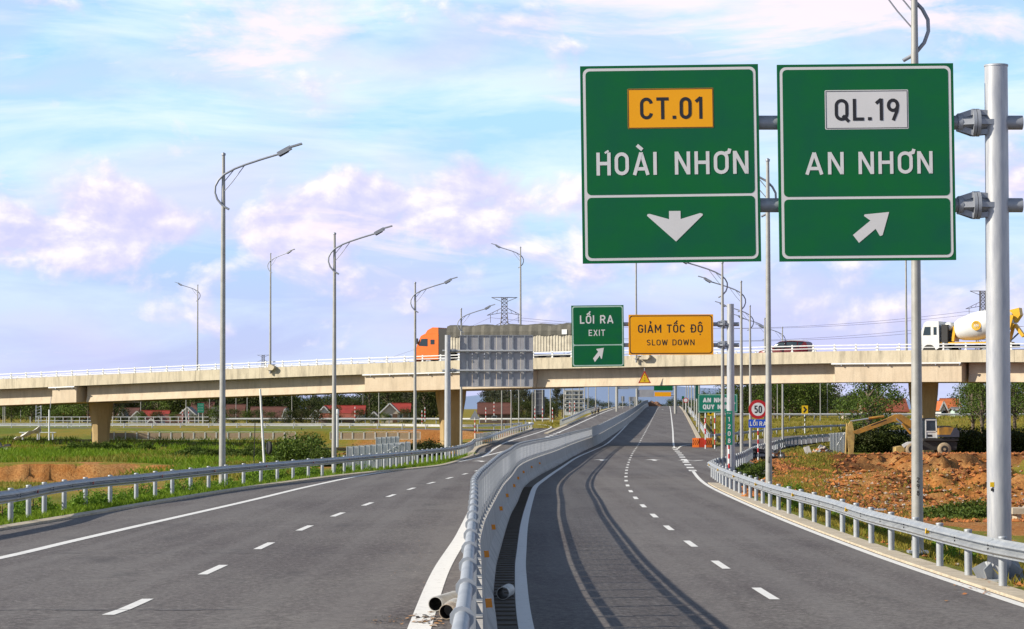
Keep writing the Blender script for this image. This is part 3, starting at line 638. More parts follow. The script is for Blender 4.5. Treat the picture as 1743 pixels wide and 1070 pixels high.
def guardrail(P, zf, side, label, sp=3.3, gm=None, zoff=0.0, refl_every=0, red_=False, joints=True, group='galvanised guardrails along the carriageways', h=0.0):
    """P: path of the posts; side: +1 puts the beam to the right of travel"""
    P = resample(P, sp); g = thing('guardrail', label, 'guardrail', (float(P[0][0]), float(P[0][1]), float(zf(P[0][1]))), 0, group); o0 = Vector(g.location)
    fine = resample(P, sp/4, (len(P)-1)*4+1); z = lambda p: float(zf(p[1]))+zoff
    for i in range(len(P)-1):
        q = fine[i*4:i*4+5]; t = P[i+1]-P[i]; t = t/np.linalg.norm(t); nx = np.array([t[1], -t[0]])*side
        pts = [(p[0]-o0.x+nx[0]*.16, p[1]-o0.y+nx[1]*.16, z(p)-o0.z+.52+h) for p in q]
        pr = wprof if side > 0 else [(-u, v) for u, v in wprof[::-1]]
        MB().sweep(pts, pr, gm or galv).build('rail_beam', g)
        rz = math.atan2(t[1], t[0])
        link('guardrail_post', gpost, g, (P[i][0]-o0.x, P[i][1]-o0.y, z(P[i])-o0.z+h), (0,0,rz))
        if P[i][1] < 150: link('spacer', blk, g, (P[i][0]-o0.x+nx[0]*.1, P[i][1]-o0.y+nx[1]*.1, z(P[i])-o0.z+.675+h), (0,0,rz))
        if joints and P[i][1] < 130: link('splice_bolts', bolt, g, (P[i][0]-o0.x+nx[0]*.245, P[i][1]-o0.y+nx[1]*.245, z(P[i])-o0.z+.675+h), (0,0,rz))
        if refl_every and i % refl_every == 1: link('reflector', rrefl_r if red_ else rrefl, g, (P[i][0]-o0.x+nx[0]*.24, P[i][1]-o0.y+nx[1]*.24, z(P[i])-o0.z+.70+h), (0,0,rz+R(70)*side if not red_ else rz))
    return g
gR = trace([(1743,1010),(1732,1007),(1671,988),(1617,971),(1569,954),(1491.5,929),(1435,906),(1389,890),(1323,868),(1266,843),(1232,826),(1212,812)], zR)
guardrail([(9.2,33)]+gR, zR, -1, 'long near guardrail along the right shoulder curving to the nose beside the pit', 3.2, refl_every=4)
nose = trace([(1212,812),(1222,806),(1240,801),(1264,791),(1285,778),(1312,768),(1345,759),(1400,752),(1470,747),(1560,742),(1640,739)], zR)
guardrail(nose, zR, -1, 'guardrail behind the pit running back along the outside of the exit ramp', 3.2, joints=False)
guardrail([(x, y+1.2) for x, y in trace([(1207,752),(1262,747),(1340,738),(1400,734.5),(1470,731.5),(1560,729)], zR)], zR, 1, 'guardrail on the far side of the exit ramp below the grassy slope', 3.4, joints=False)
gRf = trace([(1208,751),(1189,722),(1172,697)], zR)
guardrail(gRf, zR, -1, 'guardrail along the right shoulder beyond the bridge beside the row of lamp posts', 4.0, joints=False)
gL = trace([(-150,922),(-90,912),(-30,901),(26,890),(76,876),(158,861),(231,852),(295,842),(347,835),(394,829),(480,819),(560,810),(640,799.5),(720,788),(775,779),(800,770),(807,762)], zL)
guardrail(gL, zL, 1, 'long near guardrail along the left shoulder with red reflectors and weeds at its posts', 3.2, refl_every=3, red_=True, h=.04)
guardrail(trace([(808,762),(822,757),(856,743.5),(880,735),(902,728)], zL)+[(-5,343),(-20,350),(-60,354),(-130,358)], zL, 1, 'guardrail following the entry ramp beyond the bridge', 4.0, white, joints=False)  # white instead of galvanised: sun glint put into the rail colour
guardrail([(a-.9, b_) for a, b_ in trace([(964,723.5),(985,714),(1008,702),(1030,696.5)], zL)], zL, 1, 'guardrail between entry ramp and left carriageway on the far rise', 4.0, joints=False)
# ---------------------------------------------------------------- street lamps
H_L = 12.7
def make_lamp(name, label, H, bracket=False, group=None):
    t = thing(name, label, 'street lamp', (0,0,0), 0, group)
    MB().tube([(0,0,-.4),(0,0,.9),(0,0,H-2.4),(0,0,H)], [.135,.125,.085,.06], pole_thin, 10).lathe([(.075,H-.02),(.09,H+.06),(0.0,H+.12)], galv2, 8).build('pole', t)
    a = [(.24,-2.09),(.08,-2.0),(-.07,-1.88),(-.22,-1.70),(-.31,-1.45),(-.30,-1.2),(-.18,-.97),(.02,-.76),(.44,-.53),(.84,-.37),(1.45,-.17),(2.12,.03)]
    MB().tube([(x, -.09 if abs(x)<.5 else -.05, H+z) for x, z in a], .042, galv2, 8).build('arm', t)
    MB().tube([(0,-.05,H-1.44),(.36,-.05,H-1.02),(.84,-.05,H-.37)], .018, galv2, 6).build('brace', t)
    MB().tube([(0,-.05,H-1.07),(.2,-.05,H-.82),(.44,-.05,H-.53)], .018, galv2, 6).build('brace', t)
    hd = MB(); hd.beam((2.1,-.05,H+.02), (2.6,-.05,H+.29), .24, .16, galv2); hd.beam((2.5,-.05,H+.28), (3.02,-.05,H+.43), .28, .06, galv2); hd.beam((2.16,-.05,H-.03),(2.5,-.05,H+.16),.16,.10,darkm); hd.build('lamp_head', t)
    MB().box((0,0,.02), (.42,.42,.05), galv2).build('base_plate', t)
    return t
lamp0 = None
def solve_top(px, ptop, H):
    lo, hi = 20.0, 780.0
    for _ in range(40):
        Y = (lo+hi)/2; X = (px-CX)/F*Y
        if py_of(Y, T(X, Y)+H) < ptop: lo = Y
        else: hi = Y
    return X, Y
def lamp(px, ptop, flip, label, group, H=H_L, z=None, Y=None, push=1.0):
    global lamp0
    if lamp0 is None: lamp0 = make_lamp('street_lamp', label, H_L); o = lamp0
    else: o = copy_tree(lamp0)
    if Y is None: X, Y = solve_top(px, ptop, H); X, Y = X*push, Y*push; H = unproj(px, ptop, Y)[2]-T(X, Y)
    else: X = (px-CX)/F*Y
    o.location = (X, Y, T(X, Y)+.05 if z is None else z); o.rotation_euler = (0,0,R(178) if flip else R(-2)); o.scale = (H/H_L,)*3
    o['label'] = label; o['group'] = group; return o
gl, gr = 'street lamps along the left carriageway', 'street lamps along the right carriageway'
lamp(379, 266, 0, 'tallest lamp post on the left, arm reaching over the left carriageway', gl, push=1.07)
lamp(569, 400, 0, 'second lamp post on the left, behind the guardrail near the pale panels', gl, push=1.06)
lamp(706.5, 483, 0, 'third lamp post on the left, just before the orange truck cab', gl, push=1.04)
lamp(785, 527, 0, 'fourth lamp post on the left, crossing the back of the grey sign board', gl)
lamp(1560, -58, 1, 'nearest lamp post on the right, rising behind the AN NHƠN sign', gr)
lamp(1308, 276, 1, 'lamp post between the two big green signs, beside the 50 sign', gr)
lamp(1230, 449, 1, 'lamp post close against the left of the yellow sign gantry pole', gr)
lamp(1262, 481, 1, 'lamp post just right of the yellow sign gantry pole', gr)
lamp(1277, 522, 1, 'slim lamp post second right of the yellow sign gantry pole', gr)
gx = 'far lamp posts along the ramp'
lamp(1302, 543, 1, 'thin far lamp post left of the red car', gx); lamp(1332, 558, 1, 'thin far lamp post behind the red car', gx)
for n_, (px, Y) in enumerate(((1168,640),(1172,560),(1177,490),(1182,430),(1186,375),(1190,330))):
    lamp(px, 0, 1, ['far lamp post behind the small white signs','far lamp post by the end of the far guardrail','far lamp post in the close row right of the road','far lamp post in the close row left of the green AN NHƠN board','far lamp post nearly touching the green QUY NHƠN board','far lamp post at the left edge of the green QUY NHƠN board'][n_], gr, Y=Y)
for n_, (px, Y) in enumerate(((854,300),(870,330),(883,365),(906,420),(937,500),(960,470),(974,560),(986,600),(995,520),(1001,650),(1014,560),(1036,640),(1048,700))):
    lamp(px, 0, 0, 'thin far lamp post at the entry ramp, number %d from the grey sign' % (n_+1) if False else ['thin lamp post right of the triangular road sign','thin lamp post before the brown roof','thin lamp post right of the brown roof','thin lamp post just left of the tall dark sign back','thin lamp post right of the tall dark sign back','thin lamp post left of the white apartment block','thin lamp post over the left of the white apartment block','thin lamp post over the middle of the white apartment block','thin lamp post over the right of the white apartment block','thin lamp post close to the right of the apartment block','thin lamp post beside the two walking people','thin lamp post left of the far sign gantry','thin lamp post on the crest near the far gantry'][n_], 'far lamp posts by the entry ramp', Y=Y, H=8.0 if Y < 450 else H_L)
for n_, (px, Y) in enumerate(((6,430),(9,455),(36,500),(240,520),(317,398),(357,520),(402,540),(421,500),(467,560),(497,520),(618,560),(645,398),(1323,430),(1335,520),(1396,390),(1408,470),(1633,420))):
    lamp(px, 0, n_ % 2, ['lamp post at the left edge of the photo under the bridge','slim lamp post paired with the one at the left edge','lamp post before the dark trees at far left','lamp post behind the orange roof by the left pier','lamp post before the white gabled house','lamp post right of the small green board','lamp post above the dark brown roof','lamp post at the right end of the dark brown roof','lamp post left of the leaning pole','lamp post above the bush','lamp post between the two red roofed houses','lamp post left of the pale gabled house','lamp post right of the 50 sign','lamp post in front of the round green trees','lamp post above the yellow chevron post','lamp post left of the broad green tree','lamp post in front of the orange roofs'][n_], 'lamp posts of the interchange seen under the bridge', Y=Y, H=7.8)
gb = 'lamp posts standing on the overpass'
for px, near, flip, H, lb in ((460,1,0,12.3,'lamp post on the near parapet of the bridge, left part'),(336,0,1,11.0,'lamp post on the far side of the bridge, far left'),(886,0,1,13.0,'lamp post rising behind the tarpaulin trailer'),(1083,1,0,12.0,'lamp post on the bridge above the yellow sign'),(1543,0,0,12.8,'lamp post on the bridge left of the concrete mixer')):
    s = bx_of(px); off = .25 if near else -BWID+.2
    for _ in range(4): p = bpt(s, off); s += (px-(CX+F*p.x/p.y))/F*p.y/BU.x
    p = bpt(s, off); o = copy_tree(lamp0); o.location = (p.x, p.y, float(ZT(s))-(.3 if near else .9)); o.scale = (H/H_L,)*3; o.rotation_euler = (0,0,R(178) if flip else R(-25) if near else R(-2)); o['label'] = lb; o['group'] = gb
# ---------------------------------------------------------------- lettering
def arc(cx, cy, rx, ry, a0, a1, n=10): return [(cx+rx*math.cos(R(a0+(a1-a0)*i/n)), cy+ry*math.sin(R(a0+(a1-a0)*i/n))) for i in range(n+1)]
t_ = .15; e = t_/2
def O_(w): r = w/2-e; return [arc(w/2, 1-e-r, r, r, 0, 180)+arc(w/2, e+r, r, r, 180, 360)+[(w-e, 1-e-r)]]
def G(ch):
    if ch == 'A': return .72, [[(e*.9,0),(.36,1-.02)], [(.36,1-.02),(.72-e*.9,0)], [(.15,.27),(.57,.27)]]
    if ch == 'B': return .6, [[(e,0),(e,1)], [(e,1-e)]+arc(.36,.76,.18,.76-.54+.0-e+.08,90,-90)+[(e,.53)], [(e,.53)]+arc(.36,.53/2+e/2,.2,.53/2-e/2,90,-90)+[(e,e)]]
    if ch == 'C': return .6, [arc(.3,.7,.225,.225,5,180)+arc(.3,.3,.225,.225,180,355)]
    if ch == 'D': return .62, [[(e,0),(e,1)], [(e,1-e),(.3,1-e)]+arc(.3,.66,.245,.265,90,0,8)+arc(.3,.34,.245,.265,0,-90,8)+[(e,e)]]
    if ch == 'Đ': w, s = G('D'); return .70, [[(x+.08, y) for x, y in q] for q in s]+[[(0,.5),(.36,.5)]]
    if ch == 'E': return .52, [[(e,0),(e,1)], [(e,1-e),(.52,1-e)], [(e,.52),(.47,.52)], [(e,e),(.52,e)]]
    if ch == 'G': return .62, [arc(.31,.7,.235,.225,10,180)+arc(.31,.3,.235,.225,180,360)+[(.545,.47),(.33,.47)]]
    if ch == 'H': return .62, [[(e,0),(e,1)], [(.62-e,0),(.62-e,1)], [(e,.52),(.62-e,.52)]]
    if ch == 'I': return .15, [[(e,0),(e,1)]]
    if ch == 'K': return .64, [[(e,0),(e,1)], [(.55,1),(e+.03,.42)], [(.2,.55),(.58,0)]]
    if ch == 'L': return .50, [[(e,1),(e,e),(.5,e)]]
    if ch == 'M': return .78, [[(e,0),(e,1)], [(e,.96),(.39,.32),(.78-e,.96)], [(.78-e,0),(.78-e,1)]]
    if ch == 'N': return .64, [[(e,0),(e,1)], [(e+.01,.97),(.64-e-.01,.03)], [(.64-e,0),(.64-e,1)]]
    if ch == 'O': return .62, O_(.62)
    if ch == 'Q': return .64, O_(.62)+[[(.36,.24),(.64,-.04)]]
    if ch == 'R': return .62, [[(e,0),(e,1)], [(e,1-e),(.33,1-e)]+arc(.33,.70,.2,.225,90,-90)+[(e,.475)], [(.32,.475),(.55,0)]]
    if ch == 'S': return .58, [arc(.29,.71,.205,.215,25,250,10)+arc(.29,.29,.215,.215,75,-155,12)]
    if ch == 'T': return .58, [[(0,1-e),(.58,1-e)], [(.29,1-e),(.29,0)]]
    if ch == 'U': return .62, [[(e,1)]+arc(.31,.31,.235,.235,180,360)+[(.62-e,1)]]
    if ch == 'W': return .86, [[(e*.9,1),(.24,.02)], [(.24,.02),(.43,.9)], [(.43,.9),(.62,.02)], [(.62,.02),(.86-e*.9,1)]]
    if ch == 'X': return .62, [[(e,0),(.62-e,1)], [(e,1),(.62-e,0)]]
    if ch == 'Y': return .64, [[(e*.9,1),(.32,.45)], [(.64-e*.9,1),(.32,.45)], [(.32,.5),(.32,0)]]
    if ch == '0': return .56, O_(.56)
    if ch == '1': return .34, [[(.34-e,0),(.34-e,1)], [(.03,.78),(.34-e,.97)]]
    if ch == '2': return .56, [arc(.28,.72,.205,.205,170,-35,12)+[(.08,e+.03)], [(.04,e),(.56,e)]]
    if ch == '5': return .56, [[(.5,1-e),(.11,1-e),(.1,.55)]+arc(.27,.33,.215,.255,120,-150,12)]
    if ch == '8': return .58, [arc(.29,.75,.18,.175,0,360,14), arc(.29,.31,.215,.235,0,360,14)]
    if ch == '9': return .56, [arc(.28,.69,.205,.235,0,360,14), [(.485,.69),(.45,.42),(.28,.0)]]
    if ch == '.': return .17, [[(.0,.085),(.17,.085)]]
    if ch == 'm': return .62, [[(e,0),(e,.62)], [(e,.45)]+arc(.19,.42,.12,.13,160,0,6)+[(.31,0)], [(.31,.42)]+arc(.43,.42,.12,.13,160,0,6)+[(.55,0)]]
    if ch == '(': return .3, []
    return .3, []
DEC = {'À': ('A', 'grave'), 'Ơ': ('O', 'horn'), 'Ố': ('O', 'circacute'), 'Ộ': ('O', 'circdot'), 'Ả': ('A', 'hook')}
def deco(kind, w):
    c = w/2
    if kind == 'grave': return [[(c-.17,1.30),(c+.06,1.10)]]
    if kind == 'horn': return [[(w-.14,.90),(w+.01,.95),(w+.05,1.10)]]
    if kind == 'circacute': return [[(c-.2,1.08),(c,1.23),(c+.2,1.08)], [(c+.06,1.30),(c+.2,1.48)]]
    if kind == 'circdot': return [[(c-.2,1.10),(c,1.27),(c+.2,1.10)], [(c-.07,-.22),(c+.07,-.22)]]
    if kind == 'hook': return [arc(c,1.27,.08,.08,160,-60,6)+[(c-.0,1.09)]]
    return []
def ribbon(mb, pts, t, y, m):
    n = len(pts); closed = n > 4 and abs(pts[0][0]-pts[-1][0])+abs(pts[0][1]-pts[-1][1]) < 1e-4
    vs = []
    for i, p in enumerate(pts):
        a = pts[i-1] if i > 0 else (pts[-2] if closed else None); b = pts[i+1] if i < n-1 else (pts[1] if closed else None)
        def nd(u, v): d = math.hypot(v[0]-u[0], v[1]-u[1]) or 1e-9; return ((v[0]-u[0])/d, (v[1]-u[1])/d)
        d1 = nd(a, p) if a else nd(p, b); d2 = nd(p, b) if b else d1
        n1 = (-d1[1], d1[0]); n2 = (-d2[1], d2[0]); mx, mz = n1[0]+n2[0], n1[1]+n2[1]; L = math.hypot(mx, mz) or 1; mx, mz = mx/L, mz/L
        k = min(1/max(.3, mx*n1[0]+mz*n1[1]), 1.8)*t/2; vs += [(p[0]+mx*k, y, p[1]+mz*k), (p[0]-mx*k, y, p[1]-mz*k)]
    mb.add(vs, [(2*i, 2*i+1, 2*i+3, 2*i+2) for i in range(n-1)], m)
def text_mb(txt, x0, z0, w, h, m, y=-.01, weight=.15, gap=.17, space=.42, mb=None, rot=None):
    """cap-height text whose ink runs exactly from x0 to x0+w, baseline z0, cap height h; faces -Y"""
    cur = 0; items = []
    for ch in txt:
        if ch == ' ': cur += space; continue
        b_, d = DEC.get(ch, (ch, None)); wd, st = G(b_); items.append((cur, wd, st+(deco(d, wd) if d else []))); cur += wd+gap
    tot = cur-gap; kx = w/tot; mb = mb or MB(); j = 0
    for cx, wd, st in items:
        for q in st:
            ribbon(mb, [(x0+(cx+x)*kx, z0+z*h) for x, z in q], weight*h, y-.0004*(j % 5), m); j += 1
    return mb
def rrect(x0, z0, x1, z1, r, n=5):
    p = []
    for cx, cz, a in ((x1-r, z1-r, 0), (x0+r, z1-r, 90), (x0+r, z0+r, 180), (x1-r, z0+r, 270)):
        for i in range(n+1): t = R(a+90*i/n); p.append((cx+r*math.cos(t), cz+r*math.sin(t)))
    return p
def plate(mb, outline, y, m): mb.add([(x, y, z) for x, z in outline], [list(range(len(outline)))[::-1]], m)
def arrow_ur(): # up-right arrow in a unit box 0..1 x 0..1
    P = [(386,858),(466,793),(437,772),(440,765),(551,755),(520,860),(508,864),(489,831),(413,894)]; return [((x-386)/165, (894-y)/139) for x, y in P]
def arrow_dn():
    P = [(475,755),(527,755),(527,792),(615,766),(626,769),(628,775),(505,893),(375,775),(378,768),(388,767),(475,792)]; return [((x-375)/253, (893-y)/138) for x, y in P]
def sign_board(name, parent, w, h, k, bw, mb_extra, mt, roll=0.0, loc=(0,0,0), border=None, div=None, inset=4.5, th=4.5, r=10, backm=None):
    """board in local XZ with its lower left corner at the origin, sizes in photo px * k metres"""
    b = MB(); b.box((w/2*k, .035, h/2*k), (w*k, .06, h*k), mt); o = b.build(name, parent, loc, (0, roll, 0))
    f = MB()
    if border:
        plate(f, [(x*k, z*k) for x, z in rrect(inset, inset, w-inset, h-inset, r)], .002, border)
        i2 = inset+th
        if div is None: plate(f, [(x*k, z*k) for x, z in rrect(i2, i2, w-i2, h-i2, r-th*.6)], -.001, mt)
        else:
            plate(f, [(x*k, z*k) for x, z in rrect(i2, i2, w-i2, div-th/2, r-th*.6)], -.001, mt); plate(f, [(x*k, z*k) for x, z in rrect(i2, div+th/2, w-i2, h-i2, r-th*.6)], -.001, mt)
        f.build('border', o)
    for nm, mbx in mb_extra: mbx.build(nm, o)
    return o
def clamp(x, z, k, mt, parent, y=0.0, sc=1.0):
    mb = MB()
    mb.tube([(x-.58*sc,y,z),(x-.50*sc,y,z)], .17*sc, mt, 10); mb.tube([(x-.32*sc,y,z),(x-.26*sc,y,z)], .25*sc, mt, 12); mb.tube([(x-.25*sc,y,z),(x-.19*sc,y,z)], .25*sc, mt, 12)
    for a in range(0, 360, 60):
        dy, dz = .19*sc*math.cos(R(a)), .19*sc*math.sin(R(a)); mb.beam((x-.58*sc,y+dy*.6,z+dz*.6), (x-.30*sc,y+dy*1.15,z+dz*1.15), .02, .10*sc, mt); mb.beam((x-.20*sc,y+dy*1.1,z+dz*1.1), (x+.05*sc,y+dy*.95,z+dz*.95), .02, .09*sc, mt)
    mb.tube([(x-.2*sc,y,z),(x+.02*sc,y,z)], .12*sc, mt, 10)
    return mb.build('flange_clamp', parent)
# ---- big gantry at the right (two green boards)
Yg = 45.0; kg = Yg/F; gx_ = (1699-CX)*kg; gz0 = T(gx_, Yg)
gan = thing('sign_gantry', 'large galvanised cantilever gantry pole at the right edge holding two green direction boards', 'sign gantry', (gx_, Yg, gz0))
ztop = unproj(1699, 110, Yg)[2]-gz0
MB().tube([(0,0,-.3),(0,0,ztop*.5),(0,0,ztop-.02)], [.215,.212,.205], pole_m, 24).lathe([(.215,ztop-.03),(.215,ztop),(.0,ztop+.03)], galv, 24).build('pole', gan)
fl = MB().lathe([(.48,.0),(.48,.04)], galv, 16)
for a in range(0, 360, 45): fl.prism([(.2,.04),(.44,.04),(.3,.42),(.2,.45)], -.012, .012, galv) if a == 0 else fl.beam((.2*math.cos(R(a)),.2*math.sin(R(a)),.2), (.42*math.cos(R(a)),.42*math.sin(R(a)),.08), .02, .3, galv)
fl.build('base_flange', gan)
def gp(px, py): p = unproj(px, py, Yg); return p[0]-gx_, p[2]-gz0
for py in (208.5, 349):
    x0, z = gp(1000, py); x1, _ = gp(1740, py); MB().tube([(x0,0,z),(x1,0,z)], .128, galv2, 16).build('arm', gan); clamp(-.0-.12, z, 1, galv2, gan)
def sub(o, w, h, k, inset=0): return o
# left board
def L2(mbx, shift): return mbx
x0, z0 = gp(991.5, 449.5)
w1, h1 = 303, 336.5
pl1 = MB(); plate(pl1, [(a*kg, b_*kg) for a, b_ in rrect(80, h1-108, 226, h1-40, 1.5)], -.004, amber)
for a_, b_, c_, d_ in ((80.5,h1-107.5,225.5,h1-106.3),(80.5,h1-41.7,225.5,h1-40.5),(80.5,h1-106,81.7,h1-42),(224.3,h1-106,225.5,h1-42)): plate(pl1, [(a_*kg,b_*kg),(c_*kg,b_*kg),(c_*kg,d_*kg),(a_*kg,d_*kg)], -.006, black)
tx = text_mb('CT.01', 101*kg, (h1-92.5)*kg, 106*kg, 37.5*kg, black, -.006)
t2 = text_mb('HOÀI', 25.5*kg, (h1-187)*kg, 102.5*kg, 39*kg, offwhite, -.006); t2b = text_mb('NHƠN', 158.5*kg, (h1-187)*kg, 125.5*kg, 39*kg, offwhite, -.006)
ribbon(t2, [((25.5+14.5)*kg, (h1-149)*kg), ((25.5+21)*kg, (h1-145)*kg)], .012*3, -.008, offwhite)
ar = MB(); plate(ar, [((110+95*u)*kg, (h1-301+52*v)*kg) for u, v in arrow_dn()], -.006, offwhite)
sign_board('direction_board', gan, w1, h1, kg, 0, [('route_plate', pl1), ('lettering', tx), ('lettering', t2), ('lettering', t2b), ('arrow', ar)], green, R(-.75), (x0, -.20, z0), offwhite, h1-222.5)['label'] = 'green board reading HOÀI NHƠN with amber CT.01 plate and down arrow'
x0, z0 = gp(1325, 446); w2, h2 = 300, 335.5
pl2 = MB(); plate(pl2, [(a*kg, b_*kg) for a, b_ in rrect(80.5, h2-111.5, 222.5, h2-44.5, 2)], -.003, offwhite)
for a_, b_, c_, d_ in ((82,h2-110,221,h2-109),(82,h2-47,221,h2-46),(82,h2-108.7,83,h2-47.3),(220,h2-108.7,221,h2-47.3)): plate(pl2, [(a_*kg,b_*kg),(c_*kg,b_*kg),(c_*kg,d_*kg),(a_*kg,d_*kg)], -.006, black)
tx = text_mb('QL.19', 97*kg, (h2-97)*kg, 110*kg, 37.5*kg, black, -.006); t2 = text_mb('AN', 45.5*kg, (h2-188)*kg, 66*kg, 38*kg, offwhite, -.006); t2b = text_mb('NHƠN', 136*kg, (h2-188)*kg, 126.5*kg, 38*kg, offwhite, -.006)
ar = MB(); plate(ar, [((125+62*u)*kg, (h2-305+52*v)*kg) for u, v in arrow_ur()], -.006, offwhite)
sign_board('direction_board', gan, w2, h2, kg, 0, [('route_plate', pl2), ('lettering', tx), ('lettering', t2), ('lettering', t2b), ('arrow', ar)], green, R(-.55), (x0, -.20, z0), offwhite, h2-228)['label'] = 'green board reading AN NHƠN with white QL.19 plate and up-right arrow'
MB().box((0,0,0), (.07,.02,.085), yellow).box((.0,.0,-.09), (.045,.018,.05), darkm).build('small_tag', gan, (-.155, -.17, unproj(1683,824,Yg)[2]-gz0))
# ---- second gantry (yellow board)
X2, Y2 = (1243.5-CX)/F*140, 140.0; k2 = Y2/F; z2 = float(zR(Y2))-.1
g2 = thing('sign_gantry', 'galvanised gantry pole at the guardrail nose holding the green EXIT and yellow SLOW DOWN boards', 'sign gantry', (X2, Y2, z2))
def gp2(px, py): p = unproj(px, py, Y2); return p[0]-X2, p[2]-z2
zt = gp2(0, 517)[1]; MB().tube([(0,0,-.3),(0,0,zt)], [.225,.20], pole_m, 20).build('pole', g2)
for py in (551.5, 587):
    xa, z = gp2(1000, py); xb, _ = gp2(1258, py); MB().tube([(xa,0,z),(xb,0,z)], .11, galv2, 12).build('arm', g2); clamp(-.15, z, 1, galv2, g2, sc=.95)
x0, z0 = gp2(973.5, 624.5); w, h = 89, 104.5
tx = text_mb('LỐI RA', 14.5*k2, (h-31)*k2, 57*k2, 14*k2, offwhite, -.005, weight=.16, space=.5); t2 = text_mb('EXIT', 29*k2, (h-52)*k2, 28*k2, 10.5*k2, offwhite, -.005, weight=.14)
ar = MB(); plate(ar, [((36+18.5*u)*k2, (h-96.5+24*v)*k2) for u, v in arrow_ur()], -.006, offwhite)
sign_board('direction_board', g2, w, h, k2, 0, [('lettering', tx), ('lettering', t2), ('arrow', ar)], green, R(-.7), (x0, -.19, z0), mat('pale green border', (.45,.62,.52), .5), h-67.5, inset=1.2, th=2, r=4)['label'] = 'green LỐI RA EXIT board with white up-right arrow'
x0, z0 = gp2(1070, 604); w, h = 144, 68.5
tx = text_mb('GIẢM TỐC ĐỘ', 16*k2, (h-31)*k2, 110*k2, 14*k2, black, -.005, space=.5); t2 = text_mb('SLOW DOWN', 30.5*k2, (h-52.5)*k2, 81.5*k2, 10*k2, black, -.005, weight=.14, space=.5)
sign_board('direction_board', g2, w, h, k2, 0, [('lettering', tx), ('lettering', t2)], amber, R(-.3), (x0, -.19, z0), black, None, inset=1.6, th=1.6, r=5)['label'] = 'amber SLOW DOWN board with black border'
# ---- left gantry seen from behind
Y3 = 197.0; k3 = Y3/F; X3 = (762-CX)*k3; z3 = float(zL(Y3))-.15
g3 = thing('sign_gantry', 'left gantry pole with a grey sign board seen from behind and two beams', 'sign gantry', (X3, Y3, z3))
def gp3(px, py): p = unproj(px, py, Y3); return p[0]-X3, p[2]-z3
zt = gp3(0, 570)[1]; MB().tube([(0,0,-.3),(0,0,zt)], [.26,.22], pole_m, 20).build('pole', g3)
for py in (597, 630.5):
    xa, z = gp3(753, py); xb, _ = gp3(907, py); MB().tube([(xa,0,z),(xb,0,z)], .09, pole_m, 12).build('arm', g3)
    o = MB().tube([(.32,0,z),(.40,0,z)], .2, galv2, 12).tube([(.46,0,z),(.52,0,z)], .2, galv2, 12).tube([(.2,0,z),(.7,0,z)], .13, galv2, 10).build('flange_clamp', g3)
xa, zb_ = gp3(783, 657); xb, zt_ = gp3(907, 571); pw = (xb-xa)/6
for i in range(6): MB().box((xa+pw*(i+.5), .24, (zt_+zb_)/2), (pw-.02, .03, zt_-zb_), alum_back).build('back_panel', g3)
for px in (795.5, 814.5, 834, 854, 873, 893): x = gp3(px, 0)[0]; MB().box((x, .18, (zt_+zb_)/2), (.09,.07,zt_-zb_), galv2).build('stiffener', g3)
fr = MB(); fr.box((xa,.2,(zt_+zb_)/2), (.05,.1,zt_-zb_), galv2); fr.box((xb,.2,(zt_+zb_)/2), (.05,.1,zt_-zb_), galv2); fr.box(((xa+xb)/2,.2,zt_+.03), (xb-xa+.05,.1,.05), galv2); fr.box(((xa+xb)/2,.2,zb_-.03), (xb-xa+.05,.1,.05), galv2); fr.build('frame', g3)
for px in (795.5, 814.5, 834, 854, 873, 893):
    for py in (597, 630.5): x, z = gp3(px, py); MB().box((x,.09,z), (.22,.14,.30), galv).build('beam_bracket', g3)
# ---- kilometre board
def striped_post(t, H, r=.045, n=6, z0=0.0, nm='post', bot=.35, cm=None):
    hh = (H-bot)/n
    MB().tube([(0,0,-.3),(0,0,bot)], r, white, 8).build(nm, t)
    for i in range(n): MB().tube([(0,0,bot+hh*i),(0,0,bot+hh*(i+1))], r, (cm or red) if i % 2 == 0 else white, 8).build('post_band', t)
def at_base(px, py, Y, zf=None):
    X = (px-CX)/F*Y; return X, Y, (unproj(px, py, Y)[2] if zf is None else zf)
Yk = 137.0; kk = Yk/F; km = thing('distance_marker', 'narrow green Km 1208 board on a red and white post before the gantry pole', 'road sign', at_base(1240.5, 803, Yk))
striped_post(km, 1.5, .05, 5, bot=.2); zb_ = unproj(0, 757, Yk)[2]-km.location.z; zt_ = unproj(0, 699, Yk)[2]-km.location.z
b = MB(); b.box((0,-.08,(zb_+zt_)/2), (11.3*kk,.02,zt_-zb_), mat('teal green sheet', (0.0,.22,.13), .4)); o = b.build('sign_plate', km)
tm = MB(); zz = zt_-5.0*kk; text_mb('Km', -3.6*kk, zz, 6.5*kk, 2.4*kk, offwhite, -.10, weight=.2, mb=tm)
for i, ch in enumerate('1208'): wd = 4.6 if ch != '1' else 2.8; text_mb(ch, -wd/2*kk-(.5*kk if ch == '1' else 0), zt_-(18.3+i*12.1)*kk, wd*kk, 7.8*kk, offwhite, -.10, weight=.19, mb=tm)
tm.build('lettering', o)
